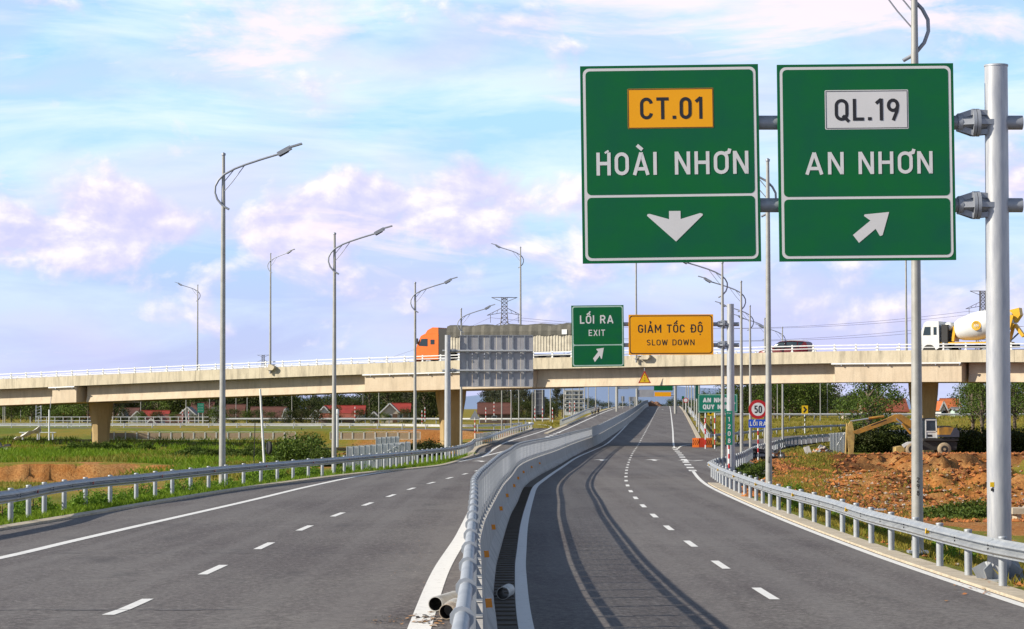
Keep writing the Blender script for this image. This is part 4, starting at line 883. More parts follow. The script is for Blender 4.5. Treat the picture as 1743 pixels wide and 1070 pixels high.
# ---- speed limit sign
Ys = 188.0; ks = Ys/F; sp = thing('speed_limit_sign', 'round red and white 50 speed limit sign over a blue LỐI RA plate', 'road sign', at_base(1290, 780, Ys))
striped_post(sp, 6.0*0+ (unproj(0,728,Ys)[2]-sp.location.z)+.1, .055, 6, bot=.45); zc = unproj(0, 696.3, Ys)[2]-sp.location.z
MB().tube([(0,.05,unproj(0,728,Ys)[2]-sp.location.z),(0,.05,zc)], .05, white, 8).build('upper_post', sp)
MB().lathe([(16.2*ks,.0),(16.2*ks,.03)], red, 32, (0,-.05,zc), 'Y').build('rim', sp)
d = MB(); plate(d, [(11.2*ks*math.cos(a), zc+11.2*ks*math.sin(a)) for a in np.linspace(0, 2*math.pi, 32, endpoint=False)], -.056, white); d.build('face', sp)
text_mb('50', -6.2*ks, zc-6.6*ks, 12.4*ks, 13*ks, black, -.065, weight=.15).build('lettering', sp)
z1, z0 = unproj(0,713.6,Ys)[2]-sp.location.z, unproj(0,727.5,Ys)[2]-sp.location.z
b = MB().box((0,-.05,(z0+z1)/2), (32.5*ks,.03,z1-z0), blue); text_mb('LỐI RA', -14*ks, z0+3.2*ks, 28*ks, 7.2*ks, white, -.075, weight=.19, space=.3, mb=b); b.build('blue_plate', sp)
# ---- warning triangle on the girder
s = bx_of(1097); p = bpt(s, .0); kz = p.y/F; tz = unproj(1097, 652, p.y)[2]
tri = thing('warning_triangle', 'yellow height warning triangle with red edge hanging on the bridge girder above the road', 'road sign', (p.x, p.y-.12, tz), ang*0)
MB().prism([(-11*kz,0),(11*kz,0),(0,21.5*kz)], -.02, .02, red).build('rim', tri); d = MB(); plate(d, [(-8.4*kz,1.4*kz),(8.4*kz,1.4*kz),(0,18*kz)], -.026, yellow)
for z in (3.2, 13): plate(d, [(-.9*kz,z*kz),(.9*kz,z*kz),(.9*kz,(z+1.5)*kz),(-.9*kz,(z+1.5)*kz)], -.032, black)
plate(d, [(-.4*kz,5.5*kz),(.4*kz,5.5*kz),(.4*kz,12*kz),(-.4*kz,12*kz)], -.032, orange_r); d.build('face', tri); MB().tube([(0,.05,5*kz),(0,.05,26*kz)], .04, galv2, 6).build('hanger', tri)
# ---- green AN NHON / QUY NHON board
Yq = 238.0; kq = Yq/F; q0 = thing('direction_sign', 'green AN NHƠN QUY NHƠN board on striped posts beside the gantry pole', 'road sign', at_base(1188, 702, Yq))
zg = T(q0.location.x+2, Yq)-q0.location.z
for x in (12.5*kq, 28.5*kq, 50*kq): 
    for i in range(7): a_, b_ = zg+( -zg)*i/7, zg+(-zg)*(i+1)/7; MB().tube([(x,.06,a_),(x,.06,b_)], .06, red if i % 2 else white, 6).build('post_band', q0)
w, h = 62, 31.5
tx = text_mb('AN NHƠN', 8.5*kq, (h-14)*kq, 45*kq, 7.6*kq, white, -.008, weight=.27, space=.5); t2 = text_mb('QUY NHƠN', 8.5*kq, (h-25.5)*kq, 51*kq, 7.6*kq, white, -.008, weight=.27, space=.5)
ch = MB(); ribbon(ch, [(59.5*kq+1.0*0, (h-19)*kq), (62.5*kq-.0, (h-15.5)*kq), (59.5*kq, (h-12)*kq)], .10, -.008, white)
sign_board('board', q0, w+5, h, kq, 0, [('lettering', tx), ('lettering', t2), ('chevron', ch)], mat('teal green sheet', (0.0,.22,.13), .4), 0, (0,0,0), mat('pale green border', (.45,.62,.52), .5), None, inset=.6, th=1.0, r=2.5)
# ---- small board by the houses, triangular back, tall sign back
def small_sign(px0, px1, py0, py1, ybase, Y, name, label, m, posts=2, back=False, letters=False):
    k = Y/F; X, _, zb = at_base((px0+px1)/2, ybase, Y); t = thing(name, label, 'road sign', (X, Y, zb)); z0, z1 = unproj(0,py1,Y)[2]-zb, unproj(0,py0,Y)[2]-zb; w = (px1-px0)*k
    MB().box((0,0,(z0+z1)/2), (w,.06,z1-z0), m).build('board', t)
    for i in range(posts): x = 0 if posts == 1 else w*(-.32+.64*i); MB().tube([(x,-.08 if back else .08,-.5),(x,-.08 if back else .08,z1 if back else z0+.1)], .09, pole_thin, 8).build('post', t)
    if back:
        for i in range(4): MB().box((0,-.05,z0+(z1-z0)*(i+.5)/4), (w,.05,.07), galv2).build('stiffener', t)
    if letters:
        d = MB()
        for i in range(3): text_mb(['NHON','EOL','HAI'][i] if False else 'IIII', -w*.35, z0+(z1-z0)*(.16+.29*i), w*.7, (z1-z0)*.13, white, -.04, mb=d)
        d.build('lettering', t)
    return t
small_sign(336.5, 347.5, 686, 702, 721, 410, 'direction_sign', 'small green board on splayed legs among the houses', mat('teal green sheet', (0,.2,.1), .4), 2, letters=True)
small_sign(908, 927, 663, 705, 712, 400, 'direction_sign', 'tall dark sign board seen from behind on two posts', mat('dark sign back', (.13,.13,.15), .6), 2, True)
Yt = 300; X, _, z = at_base(808.5, 742, Yt); tr_ = thing('warning_sign', 'triangular sign seen from behind on a striped post beside the middle pier', 'road sign', (X, Yt, z)); striped_post(tr_, 2.2, .06, 6)
MB().prism([(-.62,2.0),(.62,2.0),(0,3.1)], -.02, .02, galv2).build('triangle_back', tr_)
# far gantries under the bridge
def far_gantry(pxp, ytop, Y, boards, label, side=1):
    X, _, zb = at_base(pxp, 0, Y, float(zR(min(Y,900)))-.2); t = thing('sign_gantry', label, 'sign gantry', (X, Y, zb)); k = Y/F; zt = unproj(0, ytop, Y)[2]-zb
    MB().tube([(0,0,-.3),(0,0,zt)], .3, pole_thin, 10).build('pole', t)
    for (x0, x1, y0, y1, m) in boards:
        a, b_ = (x0-CX)*k-X, (x1-CX)*k-X; z1, z0 = unproj(0,y0,Y)[2]-zb, unproj(0,y1,Y)[2]-zb
        MB().box(((a+b_)/2, -.1, (z0+z1)/2), (b_-a, .1, z1-z0), m).build('board', t); zz = (z0+z1)/2
        lo, hi = min(a, 0), max(b_, 0)
        for dz in (-.3, .3): MB().beam((lo, .1, zz+dz*(z1-z0)), (hi, .1, zz+dz*(z1-z0)), .15, .15, galv2).build('arm', t)
    return t
far_gantry(1149.5, 652, 520, [(1113,1145,650,664.5,green),(1114,1142,667,674.5,amber)], 'far gantry with a green and an amber board seen under the bridge')
far_gantry(1050, 640, 560, [(1053,1070,655,662,galv2),(1071,1088,655,661,galv2)], 'far gantry with grey board backs at upper left under the bridge')
far_gantry(1084, 655, 600, [(1086,1113,663,675.5,alum_back)], 'far gantry with one lilac grey board back near the crest')
small_sign(1057, 1063, 674, 683, 692, 640, 'warning_sign', 'small grey square sign back left of the road crest', galv2, 1, True); small_sign(1070, 1082, 675, 683, 692, 660, 'warning_sign', 'small grey wide sign back next to the road crest', galv2, 2, True)
small_sign(1160.5, 1164.5, 674, 679, 695, 560, 'direction_sign', 'tiny green board beyond the far right lamp posts', green, 1); small_sign(1183.5, 1189, 655, 678, 720, 330, 'direction_sign', 'narrow dark green board high behind the row of lamp posts', mat('dark green sheet', (0,.09,.05), .4), 1)
Y = 480; X, _, zb = at_base(1167, 697, Y); t = thing('speed_limit_sign', 'tiny far red ringed round sign left of the row of lamp posts', 'road sign', (X, Y, zb)); k = Y/F
MB().tube([(0,0,-.4),(0,0,16*k)], .06, white, 6).build('post', t); MB().lathe([(4.6*k,0),(4.6*k,.05)], red, 20, (0,-.05,16*k), 'Y').build('rim', t); d = MB(); plate(d, [(3.2*k*math.cos(a), 16*k+3.2*k*math.sin(a)) for a in np.linspace(0, 6.283, 20, endpoint=False)], -.06, white); d.build('face', t)
# chevron posts and striped delineator posts
def chev(px, pyb, Y, label):
    X, _, zb = at_base(px, pyb, Y); t = thing('chevron_marker', label, 'road sign', (X, Y, zb)); k = Y/F; striped_post(t, 2.0, .06, 6, cm=black)
    b = MB().box((0,-.07,2.55), (.75,.03,1.0), yellow); ribbon(b, [(-.14,2.22),(.15,2.55),(-.14,2.88)], .2, -.09, black); b.build('chevron_board', t)
chev(1369.5, 733, 305, 'yellow chevron board on a striped post in the grassy slope'); chev(1210, 740, 268, 'yellow chevron board on a striped post under the QUY NHƠN sign')
grp = 'striped delineator posts of the interchange'
dp = None
for n_, (px, pyb, Y, lb) in enumerate(((604.5,713,410,'striped post left of the lamp before the red roof'),(723.5,714,405,'striped post left of the middle pier'),(718.5,720,395,'short striped post beside another left of the middle pier'),(841,704,420,'striped post in front of the brown roof'),(827,715,400,'orange striped post left of the brown roof'),(910.5,713,398,'striped post at the foot of the tall dark sign, left leg'),(923.5,713,398,'striped post at the foot of the tall dark sign, right leg'),(940.5,715,395,'striped post right of the tall dark sign'),(311,718,410,'striped post before the white gabled house, left'),(321.5,718,410,'striped post before the white gabled house, right'),(1433,704,420,'black and white post left of the broad green tree'),(1331,700,425,'black and white post right of the 50 sign'),(970,702,450,'striped post left in the far group by the apartment block'),(978,701,460,'striped post right in the far group by the apartment block'),(1199.5,745,270,'striped post left under the QUY NHƠN sign'))):
    X, _, zb = at_base(px, pyb, Y)
    if dp is None: dp = thing('delineator_post', lb, 'marker post', (X, Y, zb), 0, grp); striped_post(dp, 2.0, .06, 6, bot=.1); o = dp
    else: o = copy_tree(dp); o.location = (X, Y, zb); o['label'] = lb
# ---------------------------------------------------------------- traffic on the bridge
DECK = -.50
def on_deck(px, off):
    s = bx_of(px)
    for _ in range(6): p = bpt(s, off); s += (px-(CX+F*p.x/p.y))/F*p.y/BU.x
    p = bpt(s, off); return (p.x, p.y, float(ZT(s))+DECK+.01)
def wheel(parent, x, y, r, w, rim=None, tyre=None, nm='wheel'):
    o = MB().lathe([(r*.55,-w/2),(r*.93,-w/2),(r,-w*.3),(r,w*.3),(r*.93,w/2),(r*.55,w/2)], tyre or darkm, 18, (0,0,0), 'Y').build(nm, parent, (x, y, r))
    MB().lathe([(r*.54,-w/2-.012),(r*.56,-w/2+.02),(r*.56,w/2-.02),(r*.54,w/2+.012)], rim or galv2, 14, (0,0,0), 'Y').lathe([(r*.2,-w/2-.05),(r*.2,w/2+.05)], tyre or darkm, 10, (0,0,0), 'Y').build('rim', o); return o
M_or = mat('orange lorry paint', (0.85,0.17,0.008), 0.35, 0, (0.78,0.14,0.006), 1.0); M_chas = mat('chassis black', (0.03,0.028,0.026), .7)
M_tarp = mat('grey tarpaulin', (0.13,0.12,0.095), 0.8, 0, (0.08,0.075,0.06), 1.2, 6, .3, .05); M_side = mat('cream lorry side', (0.60,0.54,0.41), .6, 0, (0.40,0.35,0.26), 2)
tk = thing('semi_truck', 'orange cab semi truck with grey tarpaulin over a cream ribbed trailer on the bridge', 'truck', on_deck(858, -8.6), ang+math.pi)
tk.scale = (1.19,1,1)
# local: +X forward. cab
x0 = 8.4
cab = MB().prism([(x0,1.0),(x0+.0,1.55),(x0-.18,2.35),(x0-.55,3.25),(x0-.9,3.45),(x0-2.35,3.45),(x0-2.35,.75),(x0-.2,.75)], -1.22, 1.22, M_or); cab.build('cab', tk)
MB().prism([(x0-.95,3.46),(x0-2.3,3.46),(x0-2.3,4.12),(x0-1.7,4.15),(x0-1.2,3.85)], -1.15, 1.15, M_or).build('roof_fairing', tk)
MB().prism([(x0-.1,2.2),(x0-.50,3.15),(x0-.46,3.17),(x0-.04,2.2)], -1.05, 1.05, glass).build('windscreen', tk)
for sd in (-1, 1):
    MB().prism([(x0-.38,2.2),(x0-.62,2.95),(x0-1.25,2.95),(x0-1.25,2.15)], 1.225*sd-.01, 1.225*sd+.01, glass).build('door_window', tk); MB().box((x0-1.75, 1.23*sd, 2.6), (.4,.02,.5), glass).build('sleeper_window', tk)
    MB().box((x0-2.75, 1.15*sd, 2.5), (.85,.08,3.0), M_chas).build('side_deflector', tk); MB().box((x0-.25,1.34*sd,2.7),(.12,.16,.6),black).build('mirror', tk)
    MB().box((x0+.02, .85*sd, 1.15), (.06,.45,.25), white).build('headlight', tk)
MB().box((x0+.06,0,.75),(.2,2.4,.45),M_or).box((x0+.03,0,1.5),(.04,1.3,.5),M_chas).build('bumper', tk)
MB().box((-.2,0,1.05),(14.2,.9,.3),M_chas).build('chassis', tk)
tb = MB().box((-1.1,0,2.4),(12.4,2.4,1.9),M_side)
for i in range(44):
    x = -7.2+i*.283
    for sd in (-1,1): tb.box((x,1.22*sd,2.35),(.10,.06,1.75),M_side)
tb.build('trailer_body', tk)
tp = MB(); n = 40; pr = []
vs = []; rr = random.Random(3)
for i in range(n+1):
    x = -7.35+12.5*i/n; w_ = 1.29+.05*math.sin(i*2.1)+.03*rr.random(); zt = 4.25+.07*math.sin(i*.7)+.05*rr.random(); zb = 3.12+.06*math.sin(i*1.3)
    vs += [(x,-w_,zb),(x,-w_-.02,3.6),(x,-w_+.08,zt-.12),(x,-.6,zt+.05),(x,.6,zt+.05),(x,w_-.08,zt-.12),(x,w_+.02,3.6),(x,w_,zb)]
tp.add(vs, [(i*8+k,i*8+k+1,(i+1)*8+k+1,(i+1)*8+k) for i in range(n) for k in range(7)], M_tarp, False); tp.add(vs[:8], [list(range(8))], M_tarp); tp.add(vs[-8:], [list(range(8))[::-1]], M_tarp); tp.build('tarpaulin', tk)
MB().box((-7.38,0,2.3),(.06,2.3,2.4),M_chas).build('tailgate', tk); MB().box((-6.5,1.36,3.45),(.5,.02,.5),white).build('tarp_patch', tk); MB().box((-6.5,-1.36,3.45),(.5,.02,.5),white).build('tarp_patch', tk)
for x in (7.1, 4.0, 2.7, -3.6, -4.95, -6.3):
    for sd in (-1,1): wheel(tk, x, 1.0*sd, .52, .34)
for sd in (-1,1): MB().box((5.5,.95*sd,.9),(1.1,.4,.6),galv2).build('fuel_tank', tk)
# car
M_car = mat('dark red car paint', (0.13,0.006,0.008), .25, .2, (0.11,0.005,0.008), 2)
car = thing('parked_car' if False else 'car', 'dark red estate style car driving left over the bridge', 'car', on_deck(1337, -8.6), ang+math.pi)
car.scale = (1.12,1,1.03)
def loft(mb, secs, m, smooth=True):     # secs: list of (x, [(y,z)...])
    n = len(secs[0][1]); vs = [(x, y, z) for x, pr in secs for y, z in pr]
    mb.add(vs, [(i*n+k, i*n+(k+1)%n, (i+1)*n+(k+1)%n, (i+1)*n+k) for i in range(len(secs)-1) for k in range(n)], m, smooth)
    mb.add(vs[:n], [list(range(n))[::-1]], m); mb.add(vs[-n:], [list(range(n))], m); return mb
def sec(w, z0, z1, b=.1): return [(-w+b,z0),(-w,z0+b),(-w,z1-b),(-w+b,z1),(w-b,z1),(w,z1-b),(w,z0+b),(w-b,z0)]
loft(MB(), [(-2.4,sec(.78,.45,.95)),(-2.3,sec(.9,.3,1.05)),(-1.2,sec(.95,.25,1.08)),(.8,sec(.95,.25,1.04)),(1.3,sec(.94,.25,.98)),(2.1,sec(.9,.3,.86)),(2.38,sec(.75,.38,.7))], M_car).build('body', car)
loft(MB(), [(-2.25,sec(.70,1.0,1.15)),(-1.95,sec(.72,1.0,1.68)),(-.8,sec(.74,1.0,1.76)),(.2,sec(.72,1.0,1.70)),(.6,sec(.70,1.0,1.55)),(1.25,sec(.72,.95,1.02,.03))], glass).build('glasshouse', car)
MB().prism([(-2.15,1.66),(-1.9,1.74),(-.8,1.80),(.2,1.74),(.5,1.62),(.2,1.68),(-.8,1.74),(-1.9,1.67)], -.74, .74, M_car).prism([(-2.38,.9),(-2.38,1.25),(-2.2,1.62),(-2.05,1.70),(-1.55,1.1),(-1.55,.9)], -.80, .80, M_car).build('roof', car)
for sd in (-1,1):
    for x in (-1.35,-.2): MB().beam((x,.745*sd,1.02),(x-.05,.72*sd,1.72),.05,.09,M_car).build('pillar', car)
    MB().box((-.9,.70*sd,1.84),(1.9,.04,.05),galv).build('roof_rail', car); MB().box((.75,1.02*sd,1.1),(.15,.2,.14),M_car).build('wing_mirror', car)
    for x in (1.5,-1.45): wheel(car, x, .80*sd, .36, .24)
    MB().box((2.3,.6*sd,.68),(.12,.35,.14),white).build('headlight', car); MB().box((-2.36,.62*sd,.9),(.06,.3,.2),red).build('tail_light', car)
# concrete mixer
M_mixw = mat('white mixer paint', (0.80,0.79,0.75), .4, 0, (0.72,0.70,0.64), 1.5); M_mixy = mat('mixer yellow', (0.85,0.45,0.01), .45)
mx = thing('concrete_mixer_truck', 'white concrete mixer truck with round amber emblem on its drum and yellow chute', 'truck', on_deck(1652, -8.6), ang+math.pi)
MB().prism([(4.6,.7),(4.6,1.6),(4.45,2.5),(4.2,3.25),(3.9,3.42),(2.75,3.42),(2.7,.9),(3.0,.7)], -1.2, 1.2, M_mixw).build('cab', mx)
MB().prism([(4.50,2.3),(4.22,3.15),(4.26,3.16),(4.56,2.3)], -1.05, 1.05, glass).build('windscreen', mx)
for sd in (-1,1):
    MB().prism([(4.3,2.1),(4.12,2.9),(3.55,2.9),(3.55,2.1)], 1.2*sd-.02, 1.2*sd+.02, glass).build('door_window', mx); MB().box((3.1,1.2*sd,2.5),(.3,.04,.75),glass).build('rear_side_window', mx)
    MB().lathe([(.55,0),(.62,.03),(.62,.06)], M_chas, 20, (3.7,1.18*sd if sd>0 else -1.24,.6), 'Y').build('wheel_arch', mx)
    for x in (3.7,1.9,-1.7,-3.0): wheel(mx, x, 1.0*sd, .52, .34)
MB().box((2.2,0,2.0),(.6,2.2,2.2),M_chas).build('engine_bay', mx); MB().box((-.6,0,1.0),(8.2,.9,.3),M_chas).box((-.6,0,1.35),(6.8,2.1,.12),M_mixy).build('chassis', mx)
MB().lathe([(.0,-.75),(.28,-.72),(.40,-.6),(.40,.6),(.28,.72),(0,.75)], M_mixw, 18, (1.95,0,2.95), 'Y').build('water_tank', mx)
dr = MB().lathe([(.62,-.0),(.86,.08),(1.05,.5),(1.32,1.7),(1.36,2.5),(1.30,3.4),(1.0,4.8),(.72,5.75),(.62,5.8),(.3,5.7)], M_mixw, 28, (0,0,0), 'X')
drm = dr.build('drum', mx, (1.35,0,2.55), (0, R(-11), math.pi))
for sd in (-1,1):
    d = MB().lathe([(.46,0),(.46,.02)], M_mixy, 24, (0,0,0), 'Y').lathe([(.36,-.012*sd),(.36,.02)], mat('pale amber', (.95,.62,.12), .4), 24, (0,0,0), 'Y')
    b_ = MB(); o = d.build('emblem', mx, (-1.0,1.34*sd,2.95), (0,0,0)); tt_ = text_mb('AM', -.22, -.12, .44, .26, white, -.03); 
    if sd < 0: tt_.build('lettering', o)
    else: o2 = tt_.build('lettering', o); o2.rotation_euler = (0,0,math.pi)
MB().beam((1.5,0,1.5),(1.3,0,2.9),1.6,.25,M_mixy).build('front_support', mx); MB().beam((-3.6,.7,1.4),(-4.3,.7,3.9),.2,.3,M_mixy).beam((-3.6,-.7,1.4),(-4.3,-.7,3.9),.2,.3,M_mixy).beam((-3.9,0,2.6),(-4.4,0,3.1),1.3,.2,M_mixy).build('rear_frame', mx)
MB().prism([(-4.0,4.4),(-4.9,4.6),(-5.0,3.9),(-4.5,3.2)], -.5, .5, M_mixy).build('hopper', mx); MB().beam((-4.4,0,3.0),(-5.2,0,1.9),.55,.3,M_mixy).beam((-3.7,0,1.3),(-4.9,0,2.4),.12,.12,M_chas).build('chute', mx)
# ---------------------------------------------------------------- excavator
Ye = 226.0; ke = Ye/F; M_exy = mat('excavator yellow', (0.50,0.24,0.025), .6, 0, (0.20,0.11,0.03), 1.8, 6); M_exp = mat('pale worn yellow', (0.52,0.36,0.11), .6, 0, (0.28,0.18,0.06), 2)
XE = (1575-CX)*ke; ex = thing('excavator', 'yellow wheeled excavator with black chassis and white framed cab digging in the pit', 'excavator', (XE, Ye, unproj(1575,775.5,Ye)[2]))
def E(px, py): return ((px-1575)*ke, (775-py)*ke)
def eprism(pts, y0, y1, m, nm): return MB().prism([E(*p) for p in pts], y0, y1, m).build(nm, ex)
for px in (1548,1603):
    for y in (-1.05,1.05): wheel(ex, E(px,0)[0], y, .60, .42, M_chas, mat('dusty tyre', (.40,.31,.20), .9, 0, (.28,.21,.13), 6))
eprism([(1537,757),(1542,752),(1560,750),(1618,748),(1626,752),(1624,765),(1540,765)], -.85, .85, M_chas, 'chassis')
eprism([(1521,760),(1531,758),(1536,762),(1534,773),(1521,773)], -1.2, 1.2, M_exp, 'dozer_blade'); eprism([(1531,756),(1541,751),(1556,750),(1556,753),(1543,754),(1534,761)], -1.25, -.95, white, 'front_mudguard')
eprism([(1568,745),(1627,745),(1627,749),(1568,749)], -1.1, 1.1, M_chas, 'turntable'); eprism([(1594,728),(1606,726),(1619,727),(1613,739),(1594,739)], -1.2, 1.2, M_exy, 'engine_cover')
eprism([(1619,727),(1624,729),(1628,733),(1628,743),(1594,743),(1594,739),(1613,739)], -1.22, 1.22, mat('blue black counterweight', (.05,.055,.08), .5), 'counterweight'); eprism([(1596,724),(1613,724),(1619,727),(1595,728)], -.9, .9, M_chas, 'engine_lid')
eprism([(1551,713),(1554,711),(1592,711),(1594,714),(1594,745),(1549,745),(1549,730)], -.1, .9, glass, 'cab_interior')
cf = MB()
for a_, b_ in (((1574.5,714),(1574.5,745)),((1592,714),(1593.5,745)),((1574,714),(1593,714)),((1575,733.5),(1594,733.5))): p, q = E(*a_), E(*b_); cf.beam((p[0],-.15,p[1]),(q[0],-.15,q[1]),.1,.09,white)
cf.build('cab_door_frame', ex); eprism([(1575,734),(1594,734),(1594,744.5),(1575,744.5)], -.16, -.1, white, 'cab_door_panel'); eprism([(1577,739),(1585,739),(1585,742.5),(1577,742.5)], -.18, -.15, black, 'step')
cb = MB()
for a_, b_ in (((1553,713),(1549,745)),((1557,713),(1556,745)),((1551,712),(1576,712))): p, q = E(*a_), E(*b_); cb.beam((p[0],-.12,p[1]),(q[0],-.12,q[1]),.1,.12,M_chas)
cb.build('cab_pillar', ex)
eprism([(1451,733.5),(1510,711),(1523,704.5),(1532,704),(1551,715.5),(1552,729),(1548,729),(1531,716),(1519,717),(1459,738),(1453,736.5)], -.28, .28, M_exy, 'boom')
o = eprism([(1481,723),(1507,713),(1507.5,714.5),(1481.5,724.5)], -.295, -.28, black, 'boom_lettering')
eprism([(1446,717),(1449,716),(1452,730),(1453.5,742),(1450.5,783),(1444,783),(1442,742),(1440.5,728)], -.2, .2, M_exp, 'dipper_arm')
def rod(a_, b_, r, m, nm, y=0): p, q = E(*a_), E(*b_); MB().tube([(p[0],y,p[1]),(q[0],y,q[1])], r, m, 8).build(nm, ex)
rod((1447,716.5),(1490,710),.07,galv2,'stick_cylinder'); rod((1478,711.5),(1504,708),.11,M_exy,'stick_cylinder_body'); rod((1524,712),(1536,722),.07,galv2,'boom_cylinder',-.36); rod((1534,720),(1549,737),.12,M_exy,'boom_cylinder_body',-.36); rod((1441,720),(1438.5,772),.08,M_exp,'bucket_cylinder'); rod((1438.5,772),(1437,790),.05,M_chas,'bucket_link')
eprism([(1443,781),(1450,782),(1455,789),(1452,796),(1445,798),(1438,793),(1440,789)], -.5, .5, M_chas, 'bucket')
# ---------------------------------------------------------------- houses
M_tile = {k: mat('roof tiles '+k, c, .85, 0, tuple(x*.6 for x in c), .9, 6, .4, .1, (1,1,3)) for k, c in {'red':(.34,.03,.018),'brown':(.13,.045,.03),'orange':(.55,.14,.03),'rust':(.30,.07,.03),'grey':(.22,.21,.21)}.items()}
M_wall = {k: mat('house wall '+k, c, .85, 0, tuple(x*.85 for x in c), .8, 4) for k, c in {'white':(.66,.65,.63),'cream':(.56,.48,.38),'pink':(.58,.42,.36),'mint':(.45,.58,.52),'brown':(.14,.10,.08)}.items()}
def house(x0, x1, yr, ye, yb, Y, axis, roof, wall, label, D=7.0, name='house', grp=None):
    k = Y/F; X = ((x0+x1)/2-CX)*k; w = (x1-x0)*k; zb = T(X, Y); yb_z = unproj(0, yb, Y)[2]; zr, ze = unproj(0, yr, Y)[2], unproj(0, ye, Y)[2]; z0 = min(zb, yb_z)-.2
    t = thing(name, label, 'house', (X, Y+D/2, z0), 0, grp); ze -= z0; zr -= z0; wl, rf = M_wall[wall], M_tile[roof]; ov = .35
    if axis == 'x':
        b = MB(); hw, hd = w/2-ov, D/2-ov
        vs = [(-hw,-hd,0),(hw,-hd,0),(hw,hd,0),(-hw,hd,0),(-hw,-hd,ze),(hw,-hd,ze),(hw,hd,ze),(-hw,hd,ze),(-hw,0,zr-.15),(hw,0,zr-.15)]
        b.add(vs, [(0,1,5,4),(1,2,6,9,5),(2,3,7,6),(3,0,4,8,7),(4,5,9,8),(6,7,8,9)], wl); b.build('walls', t)
        r = MB(); hw, hd = w/2, D/2
        for sd in (-1,1): r.add([(-hw,sd*hd,ze-.1),(hw,sd*hd,ze-.1),(hw,0,zr),(-hw,0,zr),(-hw,sd*hd,ze-.24),(hw,sd*hd,ze-.24),(hw,0,zr-.14),(-hw,0,zr-.14)], [(0,1,2,3) if sd < 0 else (3,2,1,0),(4,5,1,0),(1,5,6,2),(4,0,3,7)], rf)
        o = r.build('roof', t); MB().beam((-hw,0,zr+.03),(hw,0,zr+.03),.25,.12,rf).build('ridge', o); fz = -D/2+ov
    else:
        b = MB(); hw, hd = w/2-ov, D/2-ov
        b.prism([(-hw,0),(hw,0),(hw,ze),(0,zr-.18),(-hw,ze)], -hd, hd, wl).build('walls', t); r = MB(); hw = w/2; hd = D/2; sl = (zr-ze)/(w/2-ov)
        for sd in (-1,1): r.add([(sd*hw,-hd,ze-.15),(0,-hd,zr),(0,hd,zr),(sd*hw,hd,ze-.15),(sd*hw,-hd,ze-.30),(0,-hd,zr-.18),(0,hd,zr-.18),(sd*hw,hd,ze-.30)], [(0,1,2,3) if sd < 0 else (3,2,1,0),(4,5,1,0),(0,3,7,4)], rf)
        r.build('roof', t); fb = MB()
        for sd in (-1,1): fb.beam((sd*hw,-hd-.04,ze-.22),(0,-hd-.04,zr-.08),.06,.22,M_wall['white'])
        fb.build('barge_board', t); fz = -D/2+ov
    if ze > 1.2:
        nw = max(1, int(w/3.2))
        for i in range(nw):
            x = -w/2+w*(i+.5)/nw; hgt = min(1.1, ze*.45); o = MB().box((x, fz-.02, ze*.55), (.9,.06,hgt), white).build('window', t); MB().box((x, fz-.055, ze*.55), (.74,.03,hgt-.16), glass).build('pane', o)
        MB().box((-w/2+w*.28 if nw > 1 else w*.25, fz-.025, min(1,ze*.42)), (.85,.05,min(2,ze*.84)), mat('door wood', (.12,.06,.03), .6)).build('door', t)
    return t
G1 = 'houses of the village beyond the interchange'
house(198,234,694,706,720,520,'x','brown','white','dark brown roofed house just right of the left pier',8)
house(219,248,699,711,720,470,'y','red','white','white gabled house front beside the bright orange red roof')
house(236,286,698.5,711,720,482,'x','red','cream','long house with a bright red brown roof behind white gable')
house(249,266,711,719,724,440,'y','rust','pink','small pink gabled hut in front of the red brown roof'); house(262,276,705,713,722,445,'y','rust','white','small white gabled hut before the dark roof')
house(276,310,705,717,722,455,'x','brown','brown','low dark brown roofed shed left of the white gabled house')
house(303,335,692,705,720,470,'y','grey','white','white gabled house with grey roof left of the small green board')
house(322,362,684,702,720,540,'x','brown','cream','tall brown roof behind the small green board',9); house(357,380,693,704,720,500,'x','grey','white','pale metal roofed house just left of the tallest lamp post')
house(362,376,709,719,724,440,'y','rust','cream','little cream gable hut at the foot of the tallest lamp post')
house(382,416,688,708,718,540,'x','brown','brown','dark roofed house right of the tallest lamp post'); house(424,486,692,709,718,500,'x','brown','white','long brown roofed house left of the bush')
house(480,491,694,708,718,480,'y','grey','white','narrow grey gable at the right end of the long brown roof')
house(527,547,697,707,715,470,'y','rust','white','lower white gable in front of the big red roof'); house(540,563,690.5,702,713,480,'y','red','white','upper white gable at the left end of the big red roof')
house(549,621,690,703.5,714,500,'x','red','white','big bright red roofed house behind the second lamp post',9); house(543,604,704,711,716,450,'x','rust','brown','low rusty roof in front of the big red roofed house')
house(627,646,700,708,714,460,'y','brown','white','small white gable with dark roof left of the pale gabled house'); house(646,681,685.5,701,714,470,'y','red','cream','pale gabled house with red roof edge left of the middle pier'); house(664,699,686,700,714,488,'x','red','cream','red roof running right from the pale gabled house')
house(812,871,685,703,709,440,'x','brown','brown','long brown roof with pale edges right of the middle pier',6)
house(1468,1548,678,699,706,450,'x','rust','cream','long rusty tiled roof behind the broad green tree',9); house(1437,1467,699,703,707,400,'x','orange','cream','low orange roofed shed left of the broad green tree')
house(1605,1638,678,693,706,470,'x','orange','cream','bright orange roofed house right of the right pier',8); house(1599,1613,682,696,706,440,'y','orange','white','small orange gable right of the right pier'); house(1622,1656,693,697,707,430,'x','grey','mint','pale mint walled building below the orange roof',5)
house(88,116,703,709,722,480,'x','orange','cream','low orange roof among dark trees at far left'); house(136,152,705,710,722,470,'x','orange','cream','small orange roof touching the left pier')
house(200,212,696,708,720,500,'y','grey','white','narrow white gable touching the right side of the left pier')
